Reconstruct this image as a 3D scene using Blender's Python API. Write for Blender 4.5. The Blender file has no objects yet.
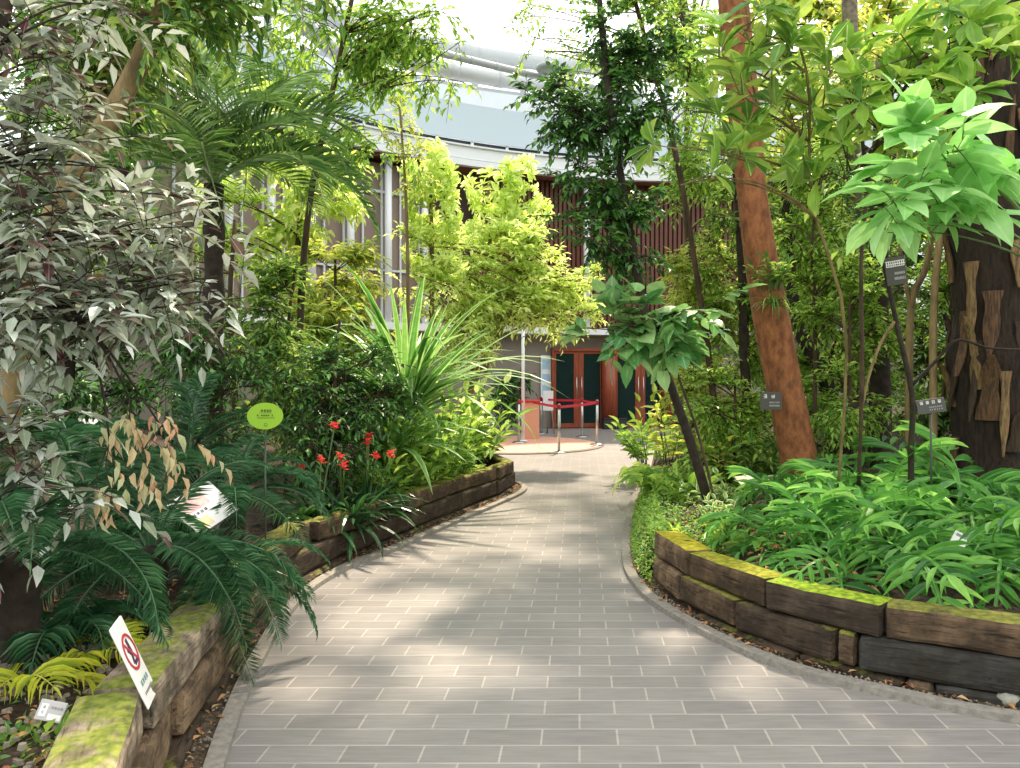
import bpy, math, random
import numpy as np
from mathutils import Vector, Matrix, Euler

SC = bpy.context.scene
COL = SC.collection
PI = math.pi
CAM_H = 1.5
DENS = dict(understory_tree=1.5, understory_shrub=2.4, lime_tree=1.7, slim_tree=.75, overhanging_tree=1.4, leaning_tree=1.6, canopy_tree=1.2, climbing_plant=.9)
FPX = 760.0
TILT = math.radians(0.68)


def at(px, py, Y):
    """point of the place at distance Y in front of the viewer's feet, seen in the direction of px, py"""
    dx, dy = (px - 510) / FPX, (384 - py) / FPX
    fy, fz = math.cos(TILT), -math.sin(TILT)
    uy, uz = math.sin(TILT), math.cos(TILT)
    d = np.array([dx, fy + dy * uy, fz + dy * uz])
    d *= Y / d[1]
    return np.array([d[0], d[1], d[2] + CAM_H])


def to_px(p):
    x, y, z = p[0], p[1], p[2] - CAM_H
    fy, fz = math.cos(TILT), -math.sin(TILT)
    dep = y * fy + z * fz
    up = y * math.sin(TILT) + z * math.cos(TILT)
    return 510 + FPX * x / dep, 384 - FPX * up / dep


def nrm(v):
    v = np.asarray(v, float)
    return v / np.maximum(np.linalg.norm(v, axis=-1, keepdims=True), 1e-9)


# ---------------------------------------------------------------- materials
def lin(c):
    if isinstance(c, str):
        c = [int(c[i:i + 2], 16) / 255 for i in (0, 2, 4)]
    return tuple(x / 12.92 if x <= 0.04045 else ((x + 0.055) / 1.055) ** 2.4 for x in c) + (1.0,)


class NT:
    def __init__(self, name):
        self.m = bpy.data.materials.new(name)
        self.m.use_nodes = True
        self.t = self.m.node_tree
        for n in list(self.t.nodes):
            self.t.nodes.remove(n)
        self.out = self.t.nodes.new('ShaderNodeOutputMaterial')

    def n(self, typ, **kw):
        nd = self.t.nodes.new('ShaderNode' + typ)
        for k, v in kw.items():
            if k[0] == '_':
                setattr(nd, k[1:], v)
            else:
                key = k.replace('__', ' ')
                nd.inputs[int(key[1:]) if key[0] == 'i' and key[1:].isdigit() else key].default_value = v
        return nd

    def l(self, a, b):
        self.t.links.new(a, b)

    def ramp(self, fac, stops, interp='LINEAR'):
        r = self.t.nodes.new('ShaderNodeValToRGB')
        r.color_ramp.interpolation = interp
        e = r.color_ramp.elements
        while len(e) < len(stops):
            e.new(0.5)
        for el, (p, c) in zip(e, stops):
            el.position = p
            el.color = c
        self.l(fac, r.inputs[0])
        return r.outputs[0]

    def mix(self, fac, a, b, mode='MIX'):
        m = self.t.nodes.new('ShaderNodeMix')
        m.data_type = 'RGBA'
        m.blend_type = mode
        for s, v in ((m.inputs[0], fac), (m.inputs[6], a), (m.inputs[7], b)):
            if hasattr(v, 'is_linked'):
                self.l(v, s)
            else:
                s.default_value = v
        return m.outputs[2]

    def math(self, op, a, b=0.0, c=None):
        m = self.t.nodes.new('ShaderNodeMath')
        m.operation = op
        for s, v in zip(m.inputs, (a, b, c)):
            if v is None:
                continue
            if hasattr(v, 'is_linked'):
                self.l(v, s)
            else:
                s.default_value = v
        return m.outputs[0]


MATS = {}


def leaf_mat(name, cols, rough=0.42, trans=0.35, rib=0.3, ribcol='c9d98a', edge=None, spec=0.5, tipcol=None):
    """leaf: one colour per leaf out of cols, lighter midrib, light shining through"""
    if name in MATS:
        return MATS[name]
    t = NT(name)
    a = t.n('Attribute', _attribute_name='leaf')
    sep = t.n('SeparateXYZ')
    t.l(a.outputs['Vector'], sep.inputs[0])
    k = len(cols)
    base = t.ramp(sep.outputs[2], [(i / max(k - 1, 1), lin(c)) for i, c in enumerate(cols)])
    d = t.math('ABSOLUTE', t.math('SUBTRACT', sep.outputs[0], 0.5))
    if edge:
        e = t.math('GREATER_THAN', d, 0.33)
        base = t.mix(e, base, lin(edge))
    if tipcol:
        e = t.math('MULTIPLY', t.math('SUBTRACT', sep.outputs[1], 0.35), 1.4)
        e2 = t.n('Clamp')
        t.l(e, e2.inputs[0])
        base = t.mix(e2.outputs[0], base, lin(tipcol))
    r = t.math('MULTIPLY', t.math('LESS_THAN', d, 0.06), rib)
    base = t.mix(r, base, lin(ribcol))
    no = t.n('TexNoise', Scale=14.0, Detail=2.0)
    g = t.n('NewGeometry')
    t.l(g.outputs['Position'], no.inputs['Vector'])
    base = t.mix(0.28, base, t.ramp(no.outputs[0], [(0.3, (0.25, 0.25, 0.25, 1)), (0.7, (0.8, 0.8, 0.8, 1))]), 'OVERLAY')
    p = t.n('BsdfPrincipled', Roughness=rough)
    p.inputs['Specular IOR Level'].default_value = spec
    t.l(base, p.inputs['Base Color'])
    hs = t.n('HueSaturation', Hue=0.49, Saturation=1.0, Value=1.45)
    t.l(base, hs.inputs['Color'])
    tr = t.n('BsdfTranslucent')
    t.l(hs.outputs[0], tr.inputs[0])
    mx = t.n('MixShader', i0=trans)
    t.l(p.outputs[0], mx.inputs[1])
    t.l(tr.outputs[0], mx.inputs[2])
    t.l(mx.outputs[0], t.out.inputs[0])
    MATS[name] = t.m
    return t.m


def plain(name, col, rough=0.6, metal=0.0, noise=0.0, scale=8.0, bump=0.0, stretch=(1, 1, 1), col2=None, spec=0.5):
    if name in MATS:
        return MATS[name]
    t = NT(name)
    p = t.n('BsdfPrincipled', Roughness=rough, Metallic=metal)
    p.inputs['Specular IOR Level'].default_value = spec
    c = lin(col)
    if noise or bump or col2:
        tc = t.n('TexCoord')
        mp = t.n('Mapping')
        mp.inputs['Scale'].default_value = stretch
        t.l(tc.outputs['Object'], mp.inputs[0])
        no = t.n('TexNoise', Scale=scale, Detail=6.0, Roughness=0.62)
        t.l(mp.outputs[0], no.inputs['Vector'])
        c2 = lin(col2) if col2 else tuple(x * (1 - noise) for x in c[:3]) + (1,)
        t.l(t.ramp(no.outputs[0], [(0.36, c2), (0.62, c)]), p.inputs['Base Color'])
        if bump:
            b = t.n('Bump', Strength=bump, Distance=0.02)
            t.l(no.outputs[0], b.inputs['Height'])
            t.l(b.outputs[0], p.inputs['Normal'])
    else:
        p.inputs['Base Color'].default_value = c
    t.l(p.outputs[0], t.out.inputs[0])
    MATS[name] = t.m
    return t.m


# ---------------------------------------------------------------- mesh buffers
class Buf:
    def __init__(self):
        self.V, self.A, self.F, self.n = [], [], {}, 0

    def add(self, V, faces, leaf=None):
        V = np.asarray(V, float).reshape(-1, 3)
        self.V.append(V)
        self.A.append(np.zeros((len(V), 3)) if leaf is None else np.asarray(leaf, float).reshape(-1, 3))
        for f in faces:
            f = np.asarray(f, int)
            if f.ndim == 1:
                f = f[None]
            if len(f):
                self.F.setdefault(f.shape[1], []).append(f + self.n)
        self.n += len(V)

    def mesh(self, name, mat, origin=(0, 0, 0), smooth=True):
        me = bpy.data.meshes.new(name)
        if not self.n:
            return me
        V = np.concatenate(self.V) - np.asarray(origin, float)
        A = np.concatenate(self.A)
        lv, ls, pos = [], [], 0
        for k in sorted(self.F):
            f = np.concatenate(self.F[k])
            lv.append(f.ravel())
            ls.append(pos + np.arange(len(f)) * k)
            pos += f.size
        lv, ls = np.concatenate(lv), np.concatenate(ls)
        me.vertices.add(len(V))
        me.vertices.foreach_set('co', V.astype(np.float32).ravel())
        me.loops.add(len(lv))
        me.loops.foreach_set('vertex_index', lv.astype(np.int32))
        me.polygons.add(len(ls))
        me.polygons.foreach_set('loop_start', ls.astype(np.int32))
        a = me.attributes.new('leaf', 'FLOAT_VECTOR', 'POINT')
        a.data.foreach_set('vector', A.astype(np.float32).ravel())
        me.polygons.foreach_set('use_smooth', np.full(len(ls), smooth))
        me.materials.append(mat)
        me.update(calc_edges=True)
        return me


def obj(name, data, parent=None, loc=(0, 0, 0)):
    o = bpy.data.objects.new(name, data)
    COL.objects.link(o)
    o.location = loc
    if parent is not None:
        o.parent = parent
    return o


def tag(o, label=None, cat=None, group=None, kind=None):
    for k, v in (('label', label), ('category', cat), ('group', group), ('kind', kind)):
        if v:
            o[k] = v
    if label:
        n = len(label.split())
        assert 4 <= n <= 16, (n, label)
    return o


def empty(name, loc, label=None, cat=None, group=None):
    o = obj(name, None, None, tuple(loc))
    return tag(o, label, cat, group)


def part(name, buf, mat, parent, smooth=True):
    """buf in world coordinates, becomes a child of the un-rotated Empty `parent`"""
    return obj(name, buf.mesh(name, mat, parent.location if parent is not None else (0, 0, 0), smooth), parent)


# ---------------------------------------------------------------- shapes
def box(buf, c, s, R=None):
    """box with centre c, size s, rotation matrix R (3x3)"""
    v = np.array([[x, y, z] for x in (-.5, .5) for y in (-.5, .5) for z in (-.5, .5)]) * np.asarray(s)
    if R is not None:
        v = v @ np.asarray(R).T
    buf.add(v + np.asarray(c), [np.array([[0, 1, 3, 2], [4, 6, 7, 5], [0, 4, 5, 1], [2, 3, 7, 6], [0, 2, 6, 4], [1, 5, 7, 3]])])


def bbox_bevel(buf, c, s, R=None, b=0.01):
    """box with chamfered edges"""
    h = np.asarray(s, float) / 2
    b = min(b, h.min() * 0.8)
    P, idx = [], {}
    for sx in (-1, 1):
        for sy in (-1, 1):
            for sz in (-1, 1):
                for ax in range(3):
                    q = np.array([sx, sy, sz]) * (h - b)
                    q[ax] = (sx, sy, sz)[ax] * h[ax]
                    idx[(sx, sy, sz, ax)] = len(P)
                    P.append(q)
    F4, F3 = [], []
    for ax in range(3):
        o1, o2 = [a for a in range(3) if a != ax]
        for sg in (-1, 1):
            f = []
            for a, d in ((-1, -1), (1, -1), (1, 1), (-1, 1)):
                k = [0, 0, 0]
                k[ax], k[o1], k[o2] = sg, a, d
                f.append(idx[(*k, ax)])
            F4.append(f)
        for a in (-1, 1):
            for d in (-1, 1):
                k1, k2 = [0, 0, 0], [0, 0, 0]
                k1[ax], k2[ax] = -1, 1
                k1[o1] = k2[o1] = a
                k1[o2] = k2[o2] = d
                F4.append([idx[(*k1, o1)], idx[(*k2, o1)], idx[(*k2, o2)], idx[(*k1, o2)]])
    for sx in (-1, 1):
        for sy in (-1, 1):
            for sz in (-1, 1):
                F3.append([idx[(sx, sy, sz, a)] for a in range(3)])
    v = np.array(P)
    if R is not None:
        v = v @ np.asarray(R).T
    buf.add(v + np.asarray(c), [np.array(F4), np.array(F3)])


def rotz(a):
    c, s = math.cos(a), math.sin(a)
    return np.array([[c, -s, 0], [s, c, 0], [0, 0, 1]])


def frame3(fwd, up=(0, 0, 1)):
    """rotation whose x axis is fwd and z axis is close to up"""
    x = nrm(fwd)
    y = nrm(np.cross(up, x))
    z = np.cross(x, y)
    return np.stack([x, y, z], axis=1)


def tubes(buf, P, R, sides=5, leaf=None, cap=True):
    """P [N,k,3] polylines, R [N,k] radii"""
    P = np.asarray(P, float)
    R = np.asarray(R, float)
    if P.ndim == 2:
        P, R = P[None], R[None]
    N, k, _ = P.shape
    T = np.empty_like(P)
    T[:, 1:-1] = P[:, 2:] - P[:, :-2]
    T[:, 0] = P[:, 1] - P[:, 0]
    T[:, -1] = P[:, -1] - P[:, -2]
    T = nrm(T)
    ref = np.where(np.abs(T[:, :1, 2:3]) > 0.8, np.array([1.0, 0, 0]), np.array([0, 0, 1.0]))
    B = nrm(np.cross(T, np.broadcast_to(ref, T.shape)))
    C = np.cross(T, B)
    ang = np.arange(sides) / sides * 2 * PI
    ring = P[:, :, None] + R[:, :, None, None] * (np.cos(ang)[None, None, :, None] * B[:, :, None] + np.sin(ang)[None, None, :, None] * C[:, :, None])
    V = ring.reshape(-1, 3)
    i, j, s = np.meshgrid(np.arange(N), np.arange(k - 1), np.arange(sides), indexing='ij')
    b = (i * k + j) * sides
    s2 = (s + 1) % sides
    F = np.stack([b + s, b + s2, b + sides + s2, b + sides + s], axis=-1).reshape(-1, 4)
    fs = [F]
    if cap and sides > 3:
        e = np.arange(N)[:, None] * k * sides
        fs += [e + np.arange(sides)[::-1], e + (k - 1) * sides + np.arange(sides)]
    A = np.zeros((len(V), 3))
    A[:, 0] = 0.5
    if leaf is not None:
        A[:, 2] = leaf
    buf.add(V, fs, A)


def lathe(buf, c, prof, seg=24):
    """surface of revolution, prof = [(r, z)]"""
    prof = np.array(prof, float)
    a = np.arange(seg) / seg * 2 * PI
    V = np.stack([prof[:, None, 0] * np.cos(a), prof[:, None, 0] * np.sin(a), np.repeat(prof[:, 1:2], seg, 1)], -1)
    k = len(prof)
    j, s = np.meshgrid(np.arange(k - 1), np.arange(seg), indexing='ij')
    s2 = (s + 1) % seg
    F = np.stack([j * seg + s, j * seg + s2, (j + 1) * seg + s2, (j + 1) * seg + s], -1).reshape(-1, 4)
    buf.add(V.reshape(-1, 3) + np.asarray(c), [F, np.arange(seg)[::-1][None], ((k - 1) * seg + np.arange(seg))[None]])


def poly_prism(buf, pts, th, M, c):
    """flat outline pts (x, y) extruded by th, placed by 3x3 M and centre c"""
    pts = np.asarray(pts, float)
    n = len(pts)
    V = np.concatenate([np.c_[pts, np.zeros(n)], np.c_[pts, np.full(n, th)]]) @ np.asarray(M).T + np.asarray(c)
    i = np.arange(n)
    buf.add(V, [i[::-1][None], (i + n)[None], np.stack([i, (i + 1) % n, (i + 1) % n + n, i + n], -1)])


# ---------------------------------------------------------------- leaves
def width(kind, t):
    if kind == 'lance':
        return np.sin(PI * t ** 0.8) ** 1.1
    if kind == 'ovate':
        return np.sin(PI * t ** 0.62) ** 0.95
    if kind == 'obovate':
        return np.sin(PI * t ** 1.5) ** 0.85
    if kind == 'heart':
        return np.interp(t, [0, .02, .12, .3, .5, .75, .92, 1], [0, .55, .88, 1, .88, .5, .14, 0])
    if kind == 'strap':
        return np.interp(t, [0, .06, .3, .7, .9, 1], [0, .8, 1, .85, .4, 0])
    raise KeyError(kind)


def tpl(kind, n=2, fold=0.3, curve=0.15, wave=0.0):
    t = np.linspace(0, 1, n + 1)
    if kind == 'heart' and n >= 4:
        t = np.array([0, .05, .25, .5, .78, 1]) if n == 5 else np.linspace(0, 1, n + 1)
    n = len(t) - 1
    w = width(kind, t) / 2
    V, A = [[0, 0, 0]], [[.5, 0]]
    for i in range(1, n):
        x, z = t[i], -curve * t[i] ** 2
        wv = wave * math.sin(i * 2.4)
        bx = -0.1 if (kind == 'heart' and i == 1) else 0
        V += [[x, 0, z], [x + bx, w[i], z + fold * w[i] + wv], [x + bx, -w[i], z + fold * w[i] - wv]]
        A += [[.5, t[i]], [1, t[i]], [0, t[i]]]
    V.append([1, 0, -curve])
    A.append([.5, 1])
    q, tr = [], []
    tr += [[0, 3, 1], [0, 1, 2]]
    for i in range(n - 2):
        a, b = 1 + 3 * i, 4 + 3 * i
        q += [[a, a + 2, b + 2, b], [a, b, b + 1, a + 1]]
    a, e = 1 + 3 * (n - 2), len(V) - 1
    tr += [[a, a + 2, e], [a, e, a + 1]]
    return np.array(V, float), np.array(A, float), np.array(q, int).reshape(-1, 4), np.array(tr, int)


TPL = {}


def get_tpl(kind, n, fold, curve, wave=0.0):
    k = (kind, n, fold, curve, wave)
    if k not in TPL:
        TPL[k] = tpl(*k)
    return TPL[k]


def leaves(buf, tp, pos, d, up, L, W, rnd):
    """leaf template tp set N times: base pos, direction d, upper side towards up, length L, width W, colour rnd"""
    V, A, q, tr = tp
    pos, d, up = (np.asarray(x, float).reshape(-1, 3) for x in (pos, d, up))
    N, k = len(pos), len(V)
    if not N:
        return
    T = nrm(d)
    Bv = nrm(np.cross(up, T))
    Nn = np.cross(T, Bv)
    L = np.broadcast_to(np.asarray(L, float), (N,))[:, None, None]
    W = np.broadcast_to(np.asarray(W, float), (N,))[:, None, None]
    P = pos[:, None] + T[:, None] * V[None, :, 0:1] * L + Bv[:, None] * V[None, :, 1:2] * W + Nn[:, None] * V[None, :, 2:3] * np.where(V[None, :, 1:2] != 0, (L * 0.6 + W * 0.4), L)
    leaf = np.empty((N, k, 3))
    leaf[:, :, :2] = A[None]
    leaf[:, :, 2] = np.broadcast_to(np.asarray(rnd, float), (N,))[:, None]
    off = np.arange(N)[:, None, None] * k
    fs = []
    if len(q):
        fs.append((q[None] + off).reshape(-1, 4))
    fs.append((tr[None] + off).reshape(-1, 3))
    buf.add(P.reshape(-1, 3), fs, leaf.reshape(-1, 3))


def bezier(p0, p1, p2, k=7):
    t = np.linspace(0, 1, k)[:, None]
    p0, p1, p2 = (np.asarray(p, float) for p in (p0, p1, p2))
    return (1 - t) ** 2 * p0 + 2 * t * (1 - t) * p1 + t * t * p2


def smooth_line(pts, k=40):
    """Catmull-Rom through pts, k points in all, evenly by parameter"""
    P = np.asarray(pts, float)
    Q = np.vstack([2 * P[0] - P[1], P, 2 * P[-1] - P[-2]])
    out = []
    m = len(P) - 1
    for u in np.linspace(0, m, k):
        i = min(int(u), m - 1)
        t = u - i
        a, b, c, d = Q[i], Q[i + 1], Q[i + 2], Q[i + 3]
        out.append(0.5 * (2 * b + (c - a) * t + (2 * a - 5 * b + 4 * c - d) * t * t + (3 * b - a - 3 * c + d) * t ** 3))
    return np.array(out)


def rdir(rng, n):
    return nrm(rng.normal(size=(n, 3)))


def in_ball(rng, n, shell=0.0):
    d = rdir(rng, n)
    r = (shell ** 3 + (1 - shell ** 3) * rng.random(n)) ** (1 / 3)
    return d * r[:, None]


def foliage(rng, LB, BB, bases, outs, sp):
    """twigs from bases in directions outs, with leaves. sp keys: tw (lo,hi) twig length, n leaves per twig,
    L (lo,hi) leaf length, W width ratio, kind, seg, fold, curve, up, spread, droop, mode"""
    N = len(bases)
    if not N:
        return
    up = sp.get('up', 0.2)
    d = nrm(outs + rdir(rng, N) * sp.get('jit', 0.7) + np.array([0, 0, up]))
    tl = rng.uniform(*sp['tw'], N)
    dr = sp.get('droop', 0.25)
    ts = np.linspace(0, 1, 4)
    tw = bases[:, None] + d[:, None] * (ts[None, :, None] * tl[:, None, None]) + np.array([0, 0, -1.0]) * (dr * tl[:, None, None] * ts[None, :, None] ** 2)
    if BB is not None:
        r = sp.get('tr', 0.004)
        tubes(BB, tw, np.broadcast_to(np.array([r, r * .8, r * .6, r * .4]), (N, 4)), 3, cap=False)
    n = sp['n']
    tp = get_tpl(sp['kind'], sp.get('seg', 2), sp.get('fold', .3), sp.get('curve', .2), sp.get('wave', 0.0))
    mode = sp.get('mode', 'alt')
    sd = nrm(np.cross(d, np.array([0, 0, 1.0])) + 1e-6)
    for j in range(n):
        if mode == 'rosette':
            u = rng.uniform(0.82, 1.0, N)
            ang = j * 2.399 + rng.uniform(0, .7, N) + np.arange(N)
            s2 = np.cross(sd, d)
            rad = np.cos(ang)[:, None] * sd + np.sin(ang)[:, None] * s2
            ld = d * sp.get('rise', .45) + rad * 1.0 + rdir(rng, N) * .18 + np.array([0, 0, sp.get('lz', 0.0)])
            lu = d + np.array([0, 0, .6]) + rdir(rng, N) * .2
        else:
            u = np.clip((j + .7 + rng.uniform(-.3, .3, N)) / n, 0, 1) * .85 + .15
            if mode == 'tip':
                u = .45 + .55 * u
            sg = (1 if j % 2 else -1) * sp.get('side', 0.9)
            tng = nrm(d + np.array([0, 0, -1.0]) * (2 * dr * u)[:, None])
            ld = tng * sp.get('fwd', .6) + sd * sg + rdir(rng, N) * sp.get('lj', .4) + np.array([0, 0, sp.get('lz', -0.1)])
            lu = np.array([0, 0, 1.0]) + rdir(rng, N) * sp.get('tilt', .45)
        if mode != 'rosette' and j == n - 1:
            ld = tng + rdir(rng, N) * .2
        pos = bases + d * (u * tl)[:, None] + np.array([0, 0, -1.0]) * (dr * tl * u * u)[:, None]
        L = rng.uniform(*sp['L'], N)
        keep = rng.random(N) > sp.get('gap', 0.05)
        W = L * sp['W'] * rng.uniform(.85, 1.15, N)
        rn = np.clip(rng.random(N) ** sp.get('pow', 1.0), 0, 1)
        leaves(LB, tp, pos[keep], ld[keep], lu[keep], L[keep], W[keep], rn[keep])


def near_on_line(line, p, below=True):
    d = np.linalg.norm(line - p, axis=1)
    if below:
        d = d + np.maximum(line[:, 2] - p[2] + 0.15, 0) * 2.0
    return int(np.argmin(d))


def fill_crowns(rng, LB, BB, trunk, crowns, sp, br, dens=1.0):
    """branches from the trunk line out into each crown, twigs with leaves along them"""
    for c, rad, nb, nt in crowns:
        nt = int(nt * dens)
        c, rad = np.asarray(c, float), np.asarray(rad, float)
        ends = c + in_ball(rng, nb, .35) * rad * .85
        P = []
        for e in ends:
            i = near_on_line(trunk, e)
            p0 = trunk[i]
            mid = (p0 + e) / 2 + np.array([0, 0, .12 * np.linalg.norm(e - p0)]) + rng.normal(size=3) * .08 * np.linalg.norm(e - p0)
            P.append(bezier(p0, mid, e, 8))
        P = np.array(P)
        ln = np.linalg.norm(P[:, -1] - P[:, 0], axis=1)
        R = np.clip(br * (.5 + ln[:, None] * .5), br * .5, br * 1.6) * np.linspace(1, .3, 8)[None]
        tubes(BB, P, R, 5, cap=False)
        bi = rng.integers(0, nb, nt)
        u = 1 - rng.random(nt) ** 1.4 * .62
        x = u * 7
        i0 = np.clip(x.astype(int), 0, 6)
        f = (x - i0)[:, None]
        bases = P[bi, i0] * (1 - f) + P[bi, i0 + 1] * f
        # fill the crown: half of the twigs start at free places inside it, on side shoots
        outs = nrm((bases - c) / rad) * sp.get('out', .6)
        foliage(rng, LB, BB, bases, outs, sp)


def plant(name, label, cat, trunk, tr, crowns, sp, leafm, barkm, seed, group=None, br=0.012, base=None, extra=None, nobranch=False):
    """tree / shrub: trunk polyline (tr radii), crowns = [(centre, radii, branches, twigs)], leaves by sp"""
    rng = np.random.default_rng(seed)
    trunk = smooth_line(trunk, 14) if len(trunk) > 2 else np.linspace(np.asarray(trunk[0], float), np.asarray(trunk[-1], float), 8)
    root = empty(name, trunk[0], label, cat, group)
    TB = Buf()
    rr = np.linspace(tr[0], tr[1], len(trunk)) * (1 + 0.06 * rng.normal(size=len(trunk)))
    tubes(TB, trunk, rr, 10)
    part('trunk' if tr[0] > .03 else 'stem', TB, barkm, root)
    LB, BB = Buf(), Buf()
    fill_crowns(rng, LB, BB, trunk, crowns, sp, br, DENS.get(name, 1.0))
    if extra:
        extra(rng, LB, BB, root)
    if BB.n:
        part('branch', BB, barkm, root)
    part('foliage', LB, leafm, root, smooth=False)
    return root


# fronds: arching midrib in the x-z plane, leaflets on both sides ------------------------------------------------
def frond_mesh(name, mat, rng, length=1.0, pairs=34, lf=.22, wf=.035, e0=70, e1=-25, start=.18, vee=.35, fwd=.75, seg=2, kind='strap', prof='palm', rach=.008, droop=.35, lat=0.0, wing=0.0):
    k = 16
    el = np.radians(np.linspace(e0, e1, k - 1))
    az = np.linspace(0, lat, k - 1)
    st = length / (k - 1)
    P = np.zeros((k, 3))
    P[1:] = np.cumsum(np.stack([np.cos(el) * np.cos(az), np.cos(el) * np.sin(az), np.sin(el)], -1) * st, axis=0)
    B = Buf()
    tubes(B, P, np.linspace(rach, rach * .3, k), 5, leaf=.5)
    T = np.gradient(P, axis=0)
    T = nrm(T)
    u = np.linspace(start, 1.0, pairs)
    x = u * (k - 1)
    i0 = np.clip(x.astype(int), 0, k - 2)
    f = (x - i0)[:, None]
    pos = P[i0] * (1 - f) + P[i0 + 1] * f
    tg = nrm(T[i0] * (1 - f) + T[i0 + 1] * f)
    s = (u - start) / (1 - start)
    if prof == 'palm':
        L = lf * length * np.clip(np.sin(PI * (0.12 + .8 * s) ** .85), .12, 1) + .02 * length
    elif prof == 'cycad':
        L = lf * length * np.interp(s, [0, .12, .6, .9, 1], [.45, .9, 1, .7, .35])
    else:
        L = lf * length * np.interp(s, [0, .25, .7, 1], [.9, 1, .75, .5])
    tp = get_tpl(kind, seg, .25, droop)
    side0 = nrm(np.cross(tg, np.array([0, 0, 1.0])) + np.array([0, 1e-6, 0]))
    nup = nrm(np.cross(side0, tg))
    fw = fwd + np.interp(s, [0, 1], [-.15, .6])
    rn = rng.random(pairs)
    for sg in (1, -1):
        d = tg * fw[:, None] + side0 * sg + nup * vee + rng.normal(size=(pairs, 3)) * .07
        leaves(B, tp, pos, d, nup + rng.normal(size=(pairs, 3)) * .1, L * rng.uniform(.88, 1.08, pairs), wf * length * np.clip(L / (lf * length), .5, 1), np.clip(.5 + rng.normal(size=pairs) * .25, 0, 1))
    leaves(B, tp, P[-1:], T[-1:], nup[-1:], L[-1:] * 1.5, wf * length, rn[:1])
    if wing:
        w = wing * length
        sel = np.arange(3, k)
        a, b = P[sel] + side0[0] * 0, P[sel]
        sd = nrm(np.cross(T[sel], np.array([0, 0, 1.0])))
        V = np.concatenate([b - sd * w, b + sd * w])
        m = len(sel)
        i = np.arange(m - 1)
        A = np.zeros((2 * m, 3))
        A[:, 0] = np.r_[np.zeros(m), np.ones(m)]
        A[:, 2] = .5
        B.add(V, [np.stack([i, i + m, i + m + 1, i + 1], -1)], A)
    return B.mesh(name, mat, smooth=False)


def put_fronds(root, meshes, specs, origin=(0, 0, 0), name='frond'):
    """specs: (azimuth, tilt, scale, roll, height)"""
    for i, (az, tilt, s, roll, h) in enumerate(specs):
        o = obj(name, meshes[i % len(meshes)], root)
        o.matrix_local = Matrix.Translation(Vector(origin) + Vector((0, 0, h))) @ Matrix.Rotation(az, 4, 'Z') @ Matrix.Rotation(-tilt, 4, 'Y') @ Matrix.Rotation(roll, 4, 'X') @ Matrix.Scale(s, 4)


def strap_leaves(buf, rng, c, n, L, W, e=(35, 80), bend=(60, 120), az=None, k=9, spread=.04):
    """long arching strap leaves from c"""
    for i in range(n):
        a = rng.uniform(0, 2 * PI) if az is None else rng.uniform(*az)
        l = rng.uniform(*L)
        w = W * rng.uniform(.8, 1.15)
        e0 = rng.uniform(*e)
        el = np.radians(np.linspace(e0, e0 - rng.uniform(*bend), k - 1))
        st = l / (k - 1)
        h = np.array([math.cos(a), math.sin(a), 0])
        P = np.zeros((k, 3))
        P[1:] = np.cumsum(np.cos(el)[:, None] * h + np.sin(el)[:, None] * np.array([0, 0, 1.0]), axis=0) * st
        P += np.asarray(c) + h * rng.uniform(0, spread) + np.array([0, 0, rng.uniform(-.02, .04)])
        T = nrm(np.gradient(P, axis=0))
        sd = np.array([-math.sin(a), math.cos(a), 0])
        nu = np.cross(T, sd)
        ww = w / 2 * np.interp(np.linspace(0, 1, k), [0, .12, .45, .8, 1], [.55, .9, 1, .6, .03])
        Lf = P - sd * ww[:, None] + nu * (-.35 * ww[:, None])
        Rt = P + sd * ww[:, None] + nu * (-.35 * ww[:, None])
        V = np.concatenate([Lf, P, Rt])
        j = np.arange(k - 1)
        F = np.concatenate([np.stack([j, j + k, j + k + 1, j + 1], -1), np.stack([j + k, j + 2 * k, j + 2 * k + 1, j + k + 1], -1)])
        A = np.zeros((3 * k, 3))
        A[:, 0] = np.repeat([0, .5, 1], k)
        A[:, 1] = np.tile(np.linspace(0, 1, k), 3)
        A[:, 2] = rng.random()
        buf.add(V, [F], A)
SKY, SUN, EXPO = 1.6, 6.0, 0.5
SUNDIR = (0.25, 0.75, 1.35)
# ================================================================= camera, light, sky
cam = bpy.data.cameras.new('camera')
cam.sensor_width = 36.0
cam.lens = FPX / 1020 * 36.0
cam.clip_end = 200
co = obj('camera', cam, None, (0, 0, CAM_H))
co.rotation_euler = (PI / 2 - TILT, 0, 0)
SC.camera = co

w = bpy.data.worlds.new('sky')
SC.world = w
w.use_nodes = True
wt = w.node_tree
bg = wt.nodes['Background']
tc = wt.nodes.new('ShaderNodeTexCoord')
sx = wt.nodes.new('ShaderNodeSeparateXYZ')
wt.links.new(tc.outputs['Generated'], sx.inputs[0])
cr = wt.nodes.new('ShaderNodeValToRGB')
els = cr.color_ramp.elements
els[0].position, els[0].color = 0.0, (.10, .12, .08, 1)
els[1].position, els[1].color = 1.0, (1.0, 1.0, 1.0, 1)
for p, c in ((.06, (.30, .36, .27, 1)), (.22, (.85, .92, .90, 1)), (.4, (1.0, 1.0, 1.0, 1))):
    e = els.new(p)
    e.color = c
wt.links.new(sx.outputs['Z'], cr.inputs[0])
wt.links.new(cr.outputs[0], bg.inputs[0])
bg.inputs[1].default_value = SKY

sun = bpy.data.lights.new('sun', 'SUN')
sun.energy = SUN
sun.angle = math.radians(2.5)
sun.color = (1.0, .85, .66)
so = obj('sun', sun, None, (0, 0, 30))
so.rotation_euler = Vector(SUNDIR).normalized().to_track_quat('Z', 'Y').to_euler()

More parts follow.
